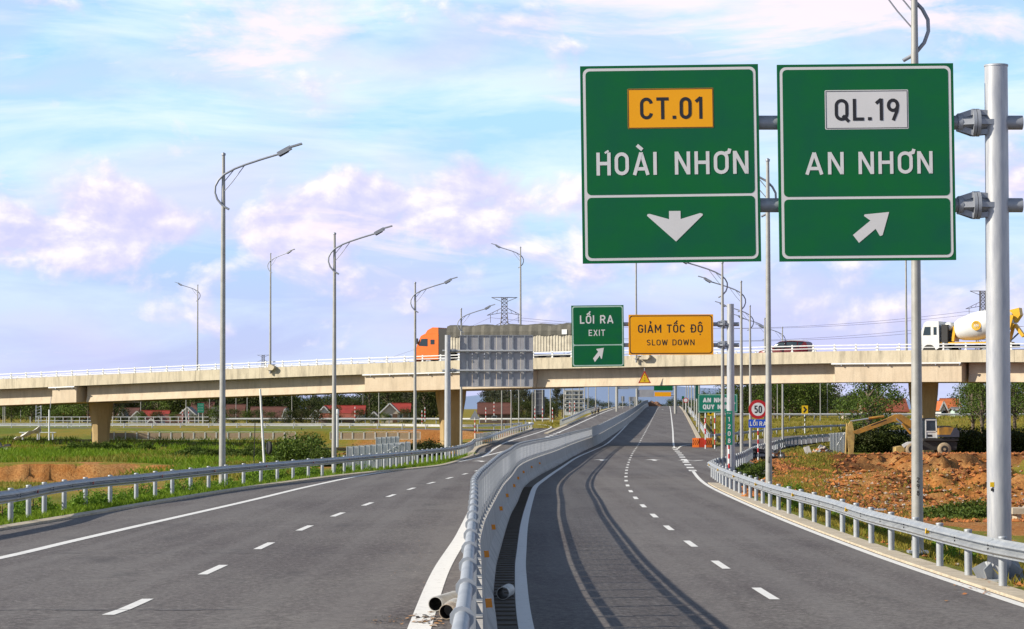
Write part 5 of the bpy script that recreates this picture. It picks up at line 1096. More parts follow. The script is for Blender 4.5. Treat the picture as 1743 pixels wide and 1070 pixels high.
# apartment block
Ya = 900; ka = Ya/F; Xa = (977-CX)*ka; ap = thing('apartment_block', 'white multi storey building with rows of balconies left of the far hills', 'building', (Xa, Ya+6, .2)); za = unproj(0,665,Ya)[2]; wa = 31*ka
MB().box((0,0,za/2),(wa,12,za),M_wall['white']).build('walls', ap)
for r_ in range(5):
    for c_ in range(4): zz = za*(.2+.8*(r_+.5)/5)-.3; o = MB().box((-wa/2+wa*(c_+.5)/4,-6.05,zz),(wa/4*.62,.2,za/5*.5),white).build('window', ap); MB().box((-wa/2+wa*(c_+.5)/4,-6.2,zz),(wa/4*.54,.12,za/5*.42),glass).build('pane', o)
for r_ in range(1,6): MB().box((0,-6.3,za*(.2+.8*r_/5)),(wa+.6,.8,.2),M_wall['white']).build('balcony_slab', ap)
# ---------------------------------------------------------------- pylons and wires
def pylon(px, ytop, Y, label, H, name='power_pylon', arms=(0,-.105*1.9,-.31)):
    X, _, zt = unproj(px, ytop, Y); t = thing(name, label, 'pylon', (X, Y, zt-H)); m = M_pyl; mb = MB(); w = lambda z: 1.0+2.8*max(0, (1-z/H*1.15))**1.2*1.6 if z < H*.85 else 1.0
    zs = [0]
    while zs[-1] < H: zs.append(min(H, zs[-1]+max(1.3, w(zs[-1])*1.25)))
    for a, b_ in zip(zs[:-1], zs[1:]):
        wa_, wb = w(a), w(b_)
        for sx, sy in ((-1,-1),(1,-1),(1,1),(-1,1)):
            mb.beam((sx*wa_,sy*wa_,a),(sx*wb,sy*wb,b_),.22,.22,m)
        for (x1,y1),(x2,y2) in (((-1,-1),(1,-1)),((1,-1),(1,1)),((1,1),(-1,1)),((-1,1),(-1,-1))):
            mb.beam((x1*wa_,y1*wa_,a),(x2*wb,y2*wb,b_),.12,.12,m); mb.beam((x2*wa_,y2*wa_,a),(x1*wb,y1*wb,b_),.12,.12,m); mb.beam((x1*wb,y1*wb,b_),(x2*wb,y2*wb,b_),.12,.12,m)
    mb.build('lattice_mast', t)
    for j, (dz, L, up) in enumerate(((0,4.6,-1.4),(-5.4,6.2,1.6),(-10.6,6.8,1.4))):
        for sd in (-1,1):
            q = MB(); z = H+dz; z2 = z+ (up if j else -1.4); tipz = z if j == 0 else z-1.0
            if j == 0: q.beam((sd*.9,-.8,z),(sd*L,0,z),.2,.2,m); q.beam((sd*.9,.8,z),(sd*L,0,z),.2,.2,m); q.beam((sd*.9,0,z-1.5),(sd*L,0,z),.18,.18,m)
            else:
                q.beam((sd*.9,-.8,z+1.6),(sd*L,0,tipz),.18,.18,m); q.beam((sd*.9,.8,z),(sd*L,0,tipz),.18,.18,m)
                for f_ in (.35,.65): q.beam((sd*(.9+(L-.9)*f_),0,z+(tipz-z)*f_),(sd*(.9+(L-.9)*(f_-.1)),0,z+1.6+(tipz-z-1.6)*(f_-.1)),.12,.12,m)
                q.tube([(sd*L*.8,0,tipz+.2),(sd*L*.8,0,tipz-2.6)], .10, m, 5)
            q.build('cross_arm', t)
    return t
M_pyl = mat('pylon steel', (0.16,0.14,0.13), .6, .2)
pylon(858.5, 506, 900, 'tall steel lattice pylon rising behind the tarpaulin trailer', 42); pylon(1673, 495, 900, 'steel lattice pylon rising behind the concrete mixer drum', 45); pylon(448, 604, 2000, 'small distant pylon just above the bridge railing at left', 42)
def wire(a, b_, sag, nm, label, r=.05):
    pts = [(a[0]+(b_[0]-a[0])*t, a[1]+(b_[1]-a[1])*t, a[2]+(b_[2]-a[2])*t-sag*4*t*(1-t)) for t in np.linspace(0,1,22)]
    setp(MB().tube(pts, r, M_pyl, 4, False).build(nm), label, 'cable', 'power lines strung between the pylons')
for dy, L in ((-8,6),(-13,7)):
    for sd in (-1,1):
        A = unproj(858.5+sd*L*4, 506-dy*4.3, 900); Bq = unproj(1673+sd*L*4, 495-dy*4.3, 900)
        wire(A, Bq, 5, 'power_line', 'thin power line dipping between the two lattice pylons')
        wire(A, unproj(448+sd*10, 606-dy*2, 2000), 12, 'power_line', 'thin power line running left towards the small distant pylon'); wire(Bq, unproj(2000, 440-dy*4, 800), 5, 'power_line', 'thin power line leaving the frame at right')
# ---------------------------------------------------------------- vegetation
def leafmat(name, c1, c2, c3=None, tr=.25):
    m, nt, b = new_mat(name); T_ = NT(nt); g = T_.N.new('ShaderNodeNewGeometry'); oi = T_.N.new('ShaderNodeObjectInfo')
    c = T_.mix(g.outputs['Random Per Island'], c1, c2); c = T_.mix(T_.math('MULTIPLY', oi.outputs['Random'], .5), c, c3 or c1)
    T_.L.new(c, b.inputs['Base Color']); b.inputs['Roughness'].default_value = .7; b.inputs['Specular IOR Level'].default_value = .25
    ts = T_.N.new('ShaderNodeBsdfTranslucent'); T_.L.new(c, ts.inputs[0]); mx_ = T_.N.new('ShaderNodeMixShader'); mx_.inputs[0].default_value = tr
    T_.L.new(b.outputs[0], mx_.inputs[1]); T_.L.new(ts.outputs[0], mx_.inputs[2]); T_.L.new(mx_.outputs[0], T_.N['Material Output'].inputs[0]); return m
L_dark = leafmat('dark foliage', (.018,.035,.006), (.075,.10,.015), (.05,.045,.01)); L_mid = leafmat('green foliage', (.03,.07,.006), (.12,.18,.02), (.10,.12,.02)); L_gray = leafmat('casuarina foliage', (.03,.04,.02), (.10,.11,.06), (.05,.05,.03)); L_or = leafmat('orange flower foliage', (.40,.09,.02), (.22,.10,.03))
L_grass = leafmat('grass blades', (.08,.17,.006), (.27,.36,.02), (.14,.24,.01), .4); L_yel = leafmat('dry grass blades', (.30,.22,.03), (.14,.20,.02), None, .3); L_weed = leafmat('weed leaves', (.08,.18,.01), (.24,.36,.03), None, .3)
bark = mat('bark', (.16,.12,.085), .9, 0, (.09,.065,.045), 3)
def leaf_quads(rs, centres, spread, n, size, squash=.8):
    c = centres[rs.integers(0, len(centres), n)]; d = rs.normal(size=(n,3))*spread; d[:,2] *= squash; p = c+d
    a = rs.normal(size=(n,3)); a /= np.linalg.norm(a, axis=1)[:,None]; b_ = np.cross(a, rs.normal(size=(n,3))); b_ /= np.linalg.norm(b_, axis=1)[:,None]
    s = size*rs.uniform(.6,1.3,(n,1)); v = np.stack([p-a*s, p+b_*s*.45, p+a*s, p-b_*s*.45], 1).reshape(-1,3); return v, np.arange(n*4).reshape(-1,4)
tree_cache = []
def tree_proto(seed, H, W, n, leaf, mt, style='round'):
    rs = np.random.default_rng(seed); cs = []; tr = MB(); tr.tube([(0,0,-.5),(.05*H*.3,0,H*.3),(0,.02*H,H*.62),(.03*H,0,H*.9)], [.032*H,.024*H,.015*H,.004*H], bark, 7)
    nl = 30 if style != 'cone' else 26
    for i in range(nl):
        u = rs.uniform(.14 if style != 'tall' else .3, .97); rad = W/2*(math.sin(min(1,(u-.02)/.98)*math.pi)**.6 if style != 'cone' else (1.05-u)*1.3)*rs.uniform(.35,1.0); a = rs.uniform(0, 6.283)
        c = (rad*math.cos(a), rad*math.sin(a), H*u); cs.append(c); z0 = H*max(.15, u-.22); tr.tube([(0,0,z0),(c[0]*.5,c[1]*.5,(z0+c[2])/2+.02*H),c], [.011*H,.007*H,.002*H], bark, 4, False)
    v, f = leaf_quads(rs, np.array(cs), W*.105 if style != 'cone' else W*.12, n, leaf, .75)
    return tr.mesh('trunk'), np_mesh('crown', v, f, [mt])
protos = {'dark': [tree_proto(11+i, 8, 8+i, 2300, .26, L_dark) for i in range(3)], 'mid': [tree_proto(21+i, 7.5, 8, 2600, .24, L_mid) for i in range(2)], 'gray': [tree_proto(31+i, 9, 5, 1700, .25, L_gray, 'tall') for i in range(2)], 'cone': [tree_proto(41, 10, 4.5, 1500, .24, L_gray, 'cone')], 'near': [tree_proto(51, 8.5, 6.5, 3600, .17, L_mid)], 'euc': [tree_proto(61, 9, 5.4, 2600, .17, L_mid, 'tall')]}
def tree(kind, px, Y, H, label, group, name='tree', z=None):
    X = (px-CX)/F*Y; pr = protos[kind]; tm_, cm_ = pr[rnd.randrange(len(pr))]; base = {'dark':8,'mid':7.5,'gray':9,'cone':10,'near':8.5,'euc':9}[kind]
    t = thing(name, label, 'tree', (X, Y, T(X, Y)-.1 if z is None else z), rnd.uniform(0, 6.28), group); t.scale = (H/base*rnd.uniform(.9,1.15), H/base*rnd.uniform(.9,1.15), H/base); link('trunk', tm_, t); link('crown', cm_, t); return t
gt1 = 'trees of the dark belt behind the village'
for i in range(96):
    px = -30+i*8.1+rnd.uniform(-4,4); H = rnd.uniform(6.5,9.5)
    if 485 < px < 625: H = rnd.uniform(4.2,6.0)
    tree('dark' if rnd.random() < .8 else 'gray', px, rnd.uniform(545,640), H*(.92 if px < 230 else 1), 'dark tree in the belt behind the village under the left half of the bridge', gt1)
for px, Y, H in ((20,470,5.5),(55,480,5.8),(95,500,6),(125,450,5.6),(150,430,5.4),(283,560,8),(660,560,8),(700,570,8),(722,520,8)): tree('mid' if px < 300 else 'dark', px, Y, H, {20:'green tree at the left edge under the bridge',55:'green tree beside the concrete lattice pole',95:'green tree behind the leftmost orange roof',125:'green tree left of the left pier',150:'green tree right behind the left pier',283:'green tree behind the bright red brown roof',660:'dark tree behind the pale gabled house',700:'dark tree right of the pale gabled house',722:'dark tree touching the middle pier'}[px], 'greener trees in front of the dark belt')
for i in range(13): px = 828+i*9.5; tree('gray', px+rnd.uniform(-3,3), rnd.uniform(560,640), rnd.uniform(6,9.5) if px < 905 else rnd.uniform(3.5,6), 'feathery grey green tree behind the long brown roof', 'feathery trees right of the middle pier')
for i in range(8): tree('dark', 845+i*14, rnd.uniform(500,560), 4.2, 'low dark bushy tree behind the yellow grass right of the middle pier', 'low dark trees right of the middle pier')
for px in (212,241,268,297,330,352,371,398,421,440,462,488,514,536,570,612,632,655,690,712): tree('mid' if px % 2 else 'dark', px, rnd.uniform(425,445), rnd.uniform(1.6,3.2), 'low garden tree growing in front of the village houses', 'garden trees in front of the village houses')
tree('cone', 948, 700, 8.5, 'tall pointed conifer left of the white apartment block', None, 'conifer'); tree('cone', 957, 690, 6.5, 'smaller pointed conifer close to the white apartment block', None, 'conifer')
for i in range(16): tree('dark', 1000+i*12, rnd.uniform(1050,1250), rnd.uniform(4,8), 'far hazy tree on the horizon beyond the road crest', 'far trees beyond the road crest')
for i in range(24): tree('dark' if i % 3 else 'mid', 1188+i*9.5+rnd.uniform(-3,3), rnd.uniform(520,620), rnd.uniform(6,9) if i > 5 else rnd.uniform(3.5,5.5), 'dense green tree in the belt behind the grassy slope right of the 50 sign', 'green trees of the belt right of the gantry pole')
for px, Y, H, q_ in ((1345,480,7.5,'between two thin lamp posts'),(1370,470,7.2,'behind the yellow chevron board'),(1388,475,6.5,'left of the thin lamp post'),(1318,470,7.5,'just right of the 50 sign')): tree('mid', px, Y, H, 'rounded olive green tree '+q_, 'rounded trees above the far guardrail')
for i in range(12): tree('gray', 1392+i*9, rnd.uniform(600,700), rnd.uniform(4.5,6.5), 'thin grey green tree far behind the broad green tree', 'thin far trees around the broad tree')
tree('near', 1479, 305, 8.4, 'broad green tree with a bare trunk behind the digger arm', None); tree('mid', 1436, 400, 3.4, 'small bright green bushy tree left of the broad green tree', None)
tree('near', 1494, 330, 7.4, 'second leafy tree right against the broad green tree', None)
for px, Y, H in ((1655,330,7.6),(1672,320,7.9),(1727,330,7.4),(1750,325,7.8)): tree('euc', px, Y, H, 'slender leafy eucalyptus in the row behind the big gantry pole', 'eucalyptus trees by the big gantry pole')
tree('dark', 1617, 620, 4.5, 'small dark tree behind the bright orange roof', None)
for i in range(7): tree('dark', 1655+i*15, rnd.uniform(420,520), rnd.uniform(4,6), 'dark tree filling the gap behind the eucalyptus row', 'dark trees at the far right')
for px in (100,118,138): tree('mid', px, 455, 2.6, 'low shrub with orange blossom before the dark trees at far left', 'orange blossom shrubs at far left', 'shrub')
# shrubs: crowns without a trunk
def shrub_proto(seed, W, H, n, leaf, mt):
    rs = np.random.default_rng(seed); cs = np.stack([rs.uniform(-W/2,W/2,40), rs.uniform(-W/3,W/3,40), rs.uniform(.1,1,40)*H], 1); k = 1-(np.abs(cs[:,0])/(W/2))**2; cs[:,2] *= .35+.65*k
    v, f = leaf_quads(rs, cs, .22*H/1.5, n, leaf, .8); v[:,2] = np.maximum(v[:,2], -.2)
    st = MB()
    for i in range(10): st.tube([(cs[i,0]*.3,cs[i,1]*.3,-.2),(cs[i,0]*.7,cs[i,1]*.7,cs[i,2]*.6),tuple(cs[i])], [.03,.02,.008], bark, 4, False)
    return st.mesh('stems'), np_mesh('foliage', v, f, [mt])
SH = {'bush': shrub_proto(71, 3.4, 1.9, 4200, .10, L_mid), 'hedge': shrub_proto(72, 3.0, 1.8, 3600, .11, L_dark), 'weed': shrub_proto(73, 1.3, .7, 1700, .055, L_weed), 'low': shrub_proto(74, 2.6, .9, 2600, .085, L_mid)}
def shrub(kind, px, Y, s, label, group=None, name='shrub', X=None, sx=1.0):
    X = (px-CX)/F*Y if X is None else X; st, fo = SH[kind]; t = thing(name, label, 'bush' if kind != 'weed' else 'weed', (X, Y, T(X, Y)-.05), rnd.uniform(-.5,.5), group); t.scale = (s*sx, s, s); link('stems', st, t); link('foliage', fo, t); return t
shrub('bush', 517, 198, 1.25, 'large dark green bush left of the second lamp post', None, 'bush', sx=1.1); shrub('bush', 548, 196, .75, 'smaller bush leaning on the large dark green bush', None, 'bush')
for i in range(14): shrub('low', 318+i*13, 232+rnd.uniform(-4,4), .9+.3*rnd.random(), 'dark scrub at the edge of the field before the tan panels', 'dark scrub at the field edge')
for px in (122,140,158,175,205,240): shrub('low', px, 262, 1.1, 'tufted scrub around the foot of the left pier', 'scrub around the left pier')
for px in (607,622,634,708,717,727,735): shrub('hedge', px, 200, .8, 'reedy dark shrub behind the pale panels near the middle pier', 'reedy shrubs near the middle pier')
for i in range(9): shrub('hedge', 1458+i*9, 246+rnd.uniform(-4,4), 1.0+.35*rnd.random(), 'dark dense shrub behind the digger arm', 'dark shrubs behind the digger')
for i in range(11): shrub('hedge', 1632+i*12, 246+rnd.uniform(-5,5), 1.0+.3*rnd.random(), 'dark dense shrub behind the soil heap at right', 'dark shrubs behind the soil heap')
for px, Y, s, q_ in ((1600,112,.9,'leftmost and nearest the numbered lamp post'),(1622,108,.95,'second from the numbered lamp post'),(1645,106,1.0,'largest in the middle'),(1660,103,.8,'touching the big gantry pole'),(1590,128,.8,'smaller one higher up the soil')): shrub('low', px, Y, s, 'low green bush on the dug soil, '+q_, 'low bushes on the dug soil')
for px, Y in ((1262,150),(1275,142),(1287,150),(1270,128)): shrub('low', px, Y, .75, 'low green scrub behind the guardrail nose', 'scrub behind the guardrail nose')
for i in range(26):
    Y = 58+i*3.0+rnd.uniform(-1,1); X = float(LK(Y))-.9-rnd.uniform(.1,1.6); shrub('weed', 0, Y, .55+.6*rnd.random(), 'leafy roadside weed at the posts of the left guardrail', 'weeds along the left guardrail', 'weed', X)
for i in range(16):
    Y = 44+i*4.2; X = float(RK(Y))+1.0+rnd.uniform(.1,1.2); shrub('weed', 0, Y, .35+.35*rnd.random(), 'small weed behind the posts of the right guardrail', 'weeds along the right guardrail', 'weed', X)
def grass(name, X, Y, h, w, mt, seed, label, lean=.35):
    rs = np.random.default_rng(seed); n = len(X); Z = terrain(X, Y)-.03; a = rs.uniform(0, 6.283, n); hh = h*rs.uniform(.45,1.25,n); dx, dy = np.cos(a)*w, np.sin(a)*w; lx, ly = rs.normal(size=n)*lean*hh, rs.normal(size=n)*lean*hh
    v = np.stack([np.stack([X-dx,Y-dy,Z],1), np.stack([X+dx,Y+dy,Z],1), np.stack([X+lx*.45+dx*.5,Y+ly*.45+dy*.5,Z+hh*.6],1), np.stack([X+lx,Y+ly,Z+hh],1)],1).reshape(-1,3)
    setp(link(name, np_mesh(name, v, np.arange(n*4).reshape(-1,4), [mt])), label, kind='stuff')
rs = np.random.default_rng(5)
def clump(n, fx, y0, y1, k=14, sp=.35):
    m_ = n//k; Yc = np.exp(rs.uniform(math.log(y0), math.log(y1), m_)); Xc = fx(Yc, rs.uniform(0,1,m_)); Y = np.repeat(Yc, k)+rs.normal(size=m_*k)*sp; X = np.repeat(Xc, k)+rs.normal(size=m_*k)*sp*.6; return X, Y
X, Y = clump(60000, lambda Y, u: LK(Y)-.45-3.4*u**1.2, 46, 205, 12, .22); X = np.minimum(X, LK(Y)-.27); grass('verge_grass', X, Y, .26, .014, L_grass, 1, 'bright grass on the left verge under the guardrail')
X, Y = clump(26000, lambda Y, u: RK(Y)+.95+2.4*u, 34, 150, 12, .22); X = np.maximum(X, RK(Y)+.85); grass('verge_grass', X, Y, .22, .013, L_yel, 2, 'patchy dry grass behind the right kerb strip')
X, Y = clump(90000, lambda Y, u: -60*Y/205*u-.085*Y, 150, 300, 16, .7); k_ = (X < LK(Y)-3); X, Y = X[k_], Y[k_]; k_ = ~((Y < 207) & (X < -24)); yk = vnoise(X[k_], Y[k_], 7, 3) > .60; grass('field_grass_dry', X[k_][yk], Y[k_][yk], .5, .035, L_yel, 33, 'patches of dry grass in the left field'); grass('field_grass', X[k_][~yk], Y[k_][~yk], .62, .035, L_grass, 3, 'tall bright grass covering the left field')
k_ = (~k_) & (Y < 198); X2_, Y2_ = X[k_], Y[k_]; grass('pit_grass', X2_[::2], Y2_[::2], .35, .03, L_yel, 4, 'dry grass in the low ground left of the guardrail')
X, Y = clump(36000, lambda Y, u: -34-.1*Y*0-22*u, 76, 180, 12, .5); X = np.minimum(X+20*(1-Y/180), LK(Y)-3); grass('low_grass', X, Y, .34, .022, L_grass, 7, 'mixed grass on the slope below the left guardrail')
X, Y = clump(50000, lambda Y, u: (300+640*u)/F*Y, 262, 420, 14, .9); k_ = polydist(X, Y, cR[::3]) > 7; X, Y = X[k_], Y[k_]; k_ = (X > RK(Y)+3) & ((X-30)**2+(Y-226)**2 > 0); grass('slope_grass', X[k_], Y[k_], .42, .045, L_yel, 5, 'yellow green grass on the slope right of the road')
X, Y = clump(22000, lambda Y, u: (395+150*u)/F*Y, 165, 252, 12, .6); k_ = polydist(X, Y, cR[::3]) > 6.5; grass('pit_edge_grass', X[k_], Y[k_], .32, .03, L_yel, 6, 'grass on the edge of the pit below the exit ramp')
X, Y = clump(16000, lambda Y, u: (60+160*u)/F*Y, 345, 420, 12, .8); k_ = (polydist(X, Y, cL[::3]) > 7) & (X < LK(Y)-2); grass('island_grass', X[k_], Y[k_], .35, .04, L_yel, 8, 'yellow grass strip beyond the entry ramp')
X, Y = clump(9000, lambda Y, u: (430+420*u)/F*Y, 96, 150, 12, .5); grass('soil_grass', X, Y, .22, .02, L_yel, 9, 'sparse tufts on the dug soil')
# rubble, stones and clods on the soil
def rocks(name, n, fx, y0, y1, s0, s1, m, seed, label, flat=.6):
    rs2 = np.random.default_rng(seed); Y = np.exp(rs2.uniform(math.log(y0), math.log(y1), n)); X = fx(Y, rs2.uniform(0,1,n)); Z = terrain(X, Y)
    o = np.array([(1,0,0),(-1,0,0),(0,1,0),(0,-1,0),(0,0,1),(0,0,-1)], float); tri = np.array([(0,2,4),(2,1,4),(1,3,4),(3,0,4),(2,0,5),(1,2,5),(3,1,5),(0,3,5)])
    s = rs2.uniform(s0, s1, (n,1,1)); v = o[None]*s*rs2.uniform(.55,1.3,(n,6,1)); v[:,:,2] *= flat; a = rs2.uniform(0,6.28,n); c, q = np.cos(a)[:,None], np.sin(a)[:,None]; vx = v[:,:,0]*c-v[:,:,1]*q; vy = v[:,:,0]*q+v[:,:,1]*c
    v = np.stack([vx+X[:,None], vy+Y[:,None], v[:,:,2]+Z[:,None]+s[:,:,0]*.15], -1).reshape(-1,3); f = (tri[None]+6*np.arange(n)[:,None,None]).reshape(-1,3)
    setp(link(name, np_mesh(name, v, f, [m])), label, kind='stuff')
M_clod = mat('orange clods', (.45,.16,.035), .95, 0, (.22,.07,.018), .6, 5, .3, world=True, lo=.4, hi=.6); M_rub = mat('pale rubble', (.50,.43,.36), .9, 0, (.28,.20,.14), 1.4, 4, world=True)
rocks('soil_clods', 8000, lambda Y, u: (390+520*u)/F*Y, 96, 222, .05, .24, M_clod, 1, 'clods of orange soil strewn over the pit')
rocks('rubble', 700, lambda Y, u: (460+420*u)/F*Y, 118, 150, .05, .15, M_rub, 2, 'pale broken rubble along the bottom of the pit')
rocks('stones', 420, lambda Y, u: RK(Y)+.9+1.8*u, 36, 75, .03, .10, M_clod, 3, 'stones and clods at the foot of the right guardrail')
rocks('road_grit', 500, lambda Y, u: -7+6.0*u, 30, 60, .006, .018, M_rub, 4, 'small light grit scattered on the left carriageway', .4)
# ---------------------------------------------------------------- people
skin = mat('skin', (.35,.19,.12), .6); hair = mat('hair', (.01,.008,.007), .7)
def person(px, pyb, Y, rz, top, bottom, label, phase=1, z=None, group=None):
    X = (px-CX)/F*Y; z = unproj(px, pyb, Y)[2] if z is None else z
    J = {'pelvis':(0,0,.93),'waist':(0,0,1.1),'chest':(0.02,0,1.32),'neck':(.02,0,1.47),'head':(.04,0,1.58),'crown':(.04,0,1.70)}
    st = .26*phase
    J.update({'hipL':(0,.1,.90),'kneeL':(st*.7,.1,.50),'ankL':(st*.8,.1,.09),'toeL':(st*.8+.18,.1,.04),'hipR':(0,-.1,.90),'kneeR':(-st*.25,-.1,.48),'ankR':(-st*1.2,-.1,.10),'toeR':(-st*1.2+.17,-.1,.04),
      'shL':(0.02,.18,1.40),'elL':(-.08,.23,1.14),'wrL':(.08,.2,.95),'haL':(.12,.19,.87),'shR':(.02,-.18,1.40),'elR':(.05,-.23,1.15),'wrR':(.26,-.12,1.22),'haR':(.33,-.08,1.27)})
    Rr = {'pelvis':.145,'waist':.13,'chest':.155,'neck':.06,'head':.098,'crown':.075,'hip':.10,'knee':.065,'ank':.045,'toe':.04,'sh':.07,'el':.048,'wr':.035,'ha':.04}
    names = list(J); ed = [('pelvis','waist'),('waist','chest'),('chest','neck'),('neck','head'),('head','crown')]
    for s in 'LR': ed += [('pelvis','hip'+s),('hip'+s,'knee'+s),('knee'+s,'ank'+s),('ank'+s,'toe'+s),('chest','sh'+s),('sh'+s,'el'+s),('el'+s,'wr'+s),('wr'+s,'ha'+s)]
    me = bpy.data.meshes.new('body'); me.from_pydata([J[n] for n in names], [(names.index(a), names.index(b)) for a, b in ed], []); o = bpy.data.objects.new('body', me); C.objects.link(o)
    md = o.modifiers.new('s', 'SKIN'); 
    for i, n in enumerate(names):
        r = Rr.get(n, Rr.get(n[:-1], .05)); me.skin_vertices[0].data[i].radius = (r, r*(1.25 if n in ('chest','waist','pelvis') and False else 1)); me.skin_vertices[0].data[i].use_root = (n == 'pelvis')
    o.modifiers.new('d', 'SUBSURF').levels = 2; dg = bpy.context.evaluated_depsgraph_get(); m2 = bpy.data.meshes.new_from_object(o.evaluated_get(dg)); bpy.data.objects.remove(o)
    m2.materials.clear()
    for m in (skin, top, bottom, darkm, hair): m2.materials.append(m)
    for p in m2.polygons:
        c = p.center; k = 1
        if c.z < .10: k = 3
        elif c.z < .98 and abs(c.y) < .17 : k = 2
        elif c.z > 1.44: k = 0 if (c.x > .02 and c.z < 1.64) or c.z < 1.54 else 4
        elif abs(c.y) > .17 and c.z < 1.2 or (c.x > .18): k = 0
        p.material_index = k; p.use_smooth = True
    t = thing('person', label, 'person', (X, Y, z), rz, group); link('body', m2, t)
    f = MB().lathe([(.0,-.02),(.018,0),(.0,.02)], skin, 6, (.135,0,1.585), 'X'); f.box((.128,.035,1.61),(.012,.022,.012),darkm).box((.128,-.035,1.61),(.012,.022,.012),darkm).box((.13,0,1.535),(.01,.05,.01),mat('lips', (.25,.08,.07), .6)); f.box((.04,.10,1.59),(.03,.02,.05),skin).box((.04,-.10,1.59),(.03,.02,.05),skin); f.build('face_features', t)
    hd = MB()
    for s, w_ in ((1,'haL'),(-1,'haR')):
        hx, hy, hz = J[w_]
        for q in range(4): hd.tube([(hx,hy+(q-1.5)*.018,hz-.01),(hx+.05,hy+(q-1.5)*.018,hz-.04),(hx+.055,hy+(q-1.5)*.016,hz-.075)], [.010,.009,.007], skin, 5)
        hd.tube([(hx,hy-.03*s,hz),(hx+.045,hy-.045*s,hz-.01)], [.011,.008], skin, 5)
    hd.build('fingers', t)
    return t
cw = mat('white shirt', (.75,.72,.70), .8); cb_ = mat('black trousers', (.012,.012,.014), .8); cd = mat('dark clothes', (.03,.03,.035), .8); cg = mat('grey shirt', (.25,.25,.27), .8)
Yp = solve(1258, 757, zR)[1]
t = person(1258, 757, Yp, R(20), cw, cb_, 'man in white shirt and black trousers walking right of the gantry pole', 1)
MB().box((.36,-.07,1.31),(.02,.07,.14),black,ry=R(-30)).build('phone', t)
Yq2 = solve(1018, 708, zL)[1]
person(1018.5, 708.5, Yq2, R(95), cd, cb_, 'person in dark clothes walking along the left carriageway edge, right of two', .8, float(zL(Yq2))+.01); person(1013, 708, Yq2+2, R(80), cg, cb_, 'person in grey top walking along the left carriageway edge, left of two', -.8, float(zL(Yq2+2))+.01)
# ---------------------------------------------------------------- motorbikes
def motorbike(px, pyb, Y, rz, label, z=None, group=None):
    X = (px-CX)/F*Y; z = (T(X, Y) if z is None else z); t = thing('motorbike', label, 'motorbike', (X, Y, z), rz, group); m = mat('motorbike plastic', (.05,.05,.06), .3)
    for x in (-.62,.62): MB().lathe([(.27,-.03),(.29,-.045),(.29,.045),(.27,.03)], darkm, 16, (x,0,.29), 'Y').build('tyre', t); MB().lathe([(.03,-.05),(.26,0),(.03,.05)], galv2, 12, (x,0,.29), 'Y').build('wheel_disc', t)
    MB().prism([(-.75,.62),(-.1,.55),(.1,.45),(.35,.5),(.55,.95),(.45,1.0),(.25,.62),(.05,.5),(-.1,.72),(-.8,.80)], -.11, .11, m).build('body', t); MB().prism([(-.72,.74),(-.08,.70),(-.05,.78),(-.7,.86)], -.13, .13, darkm).build('seat', t)
    MB().tube([(.62,.06,.29),(.5,.06,.95)], .02, galv, 6).tube([(.62,-.06,.29),(.5,-.06,.95)], .02, galv, 6).build('fork', t); MB().tube([(.4,.32,1.05),(.5,.1,1.0),(.5,-.1,1.0),(.4,-.32,1.05)], .015, darkm, 6).build('handlebar', t); MB().box((-.2,0,.35),(.5,.2,.2),galv2).build('engine', t); MB().lathe([(.07,0),(.05,.08)], white, 10, (.58,0,.88), 'X').build('headlight', t); return t
gm_ = 'motorbikes parked by the exit ramp guardrail'
for px, lb in ((1290,'dark motorbike parked right below the 50 sign'),(1299,'dark motorbike between the 50 sign and the lamp post'),(1316,'dark motorbike just right of the lamp post by the ramp')): motorbike(px, 768, 193, R(rnd.uniform(-30,60)), lb, None, gm_)
motorbike(8, 752, 262, R(160), 'motorbike heaped with bags at the left edge under the bridge'); motorbike(1008, 708, Yq2+1, R(100), 'motorbike pushed beside the two walking people', float(zL(Yq2+1)))
# ---------------------------------------------------------------- orange water barriers
M_ob = mat('orange barrier plastic', (.95,.19,.01), .45); M_obr = mat('red orange barrier plastic', (.85,.06,.01), .45); Yw = 248.0
for px, rz, lb, m in ((1184,R(-8),'leftmost orange water barrier with black slanted stripes',M_ob),(1195,R(6),'middle plain red orange water barrier',M_obr),(1205.5,R(4),'rightmost orange water barrier with black stripes',M_ob)):
    X = (px-CX)/F*Yw; t = thing('water_barrier', lb, 'traffic barrier', (X, Yw, float(zR(Yw))), rz, 'orange water barriers at the exit gore'); w = .66
    MB().prism([(-w/2,0),(w/2,0),(w/2,.12),(w/2-.03,.5),(w/2,.9),(-w/2,.9),(-w/2+.03,.5),(-w/2,.12)], -.22, .22, m).build('shell', t)
    if m is M_ob:
        for i in range(3): MB().prism([(-w/2+.07+i*.2,.25),(-w/2+.12+i*.2,.25),(-w/2+.20+i*.2,.5),(-w/2+.12+i*.2,.75),(-w/2+.07+i*.2,.75),(-w/2+.15+i*.2,.5)], -.235, -.222, black).build('stripe', t)
    MB().lathe([(.06,.9),(.06,.94)], m, 10).build('filler_cap', t)
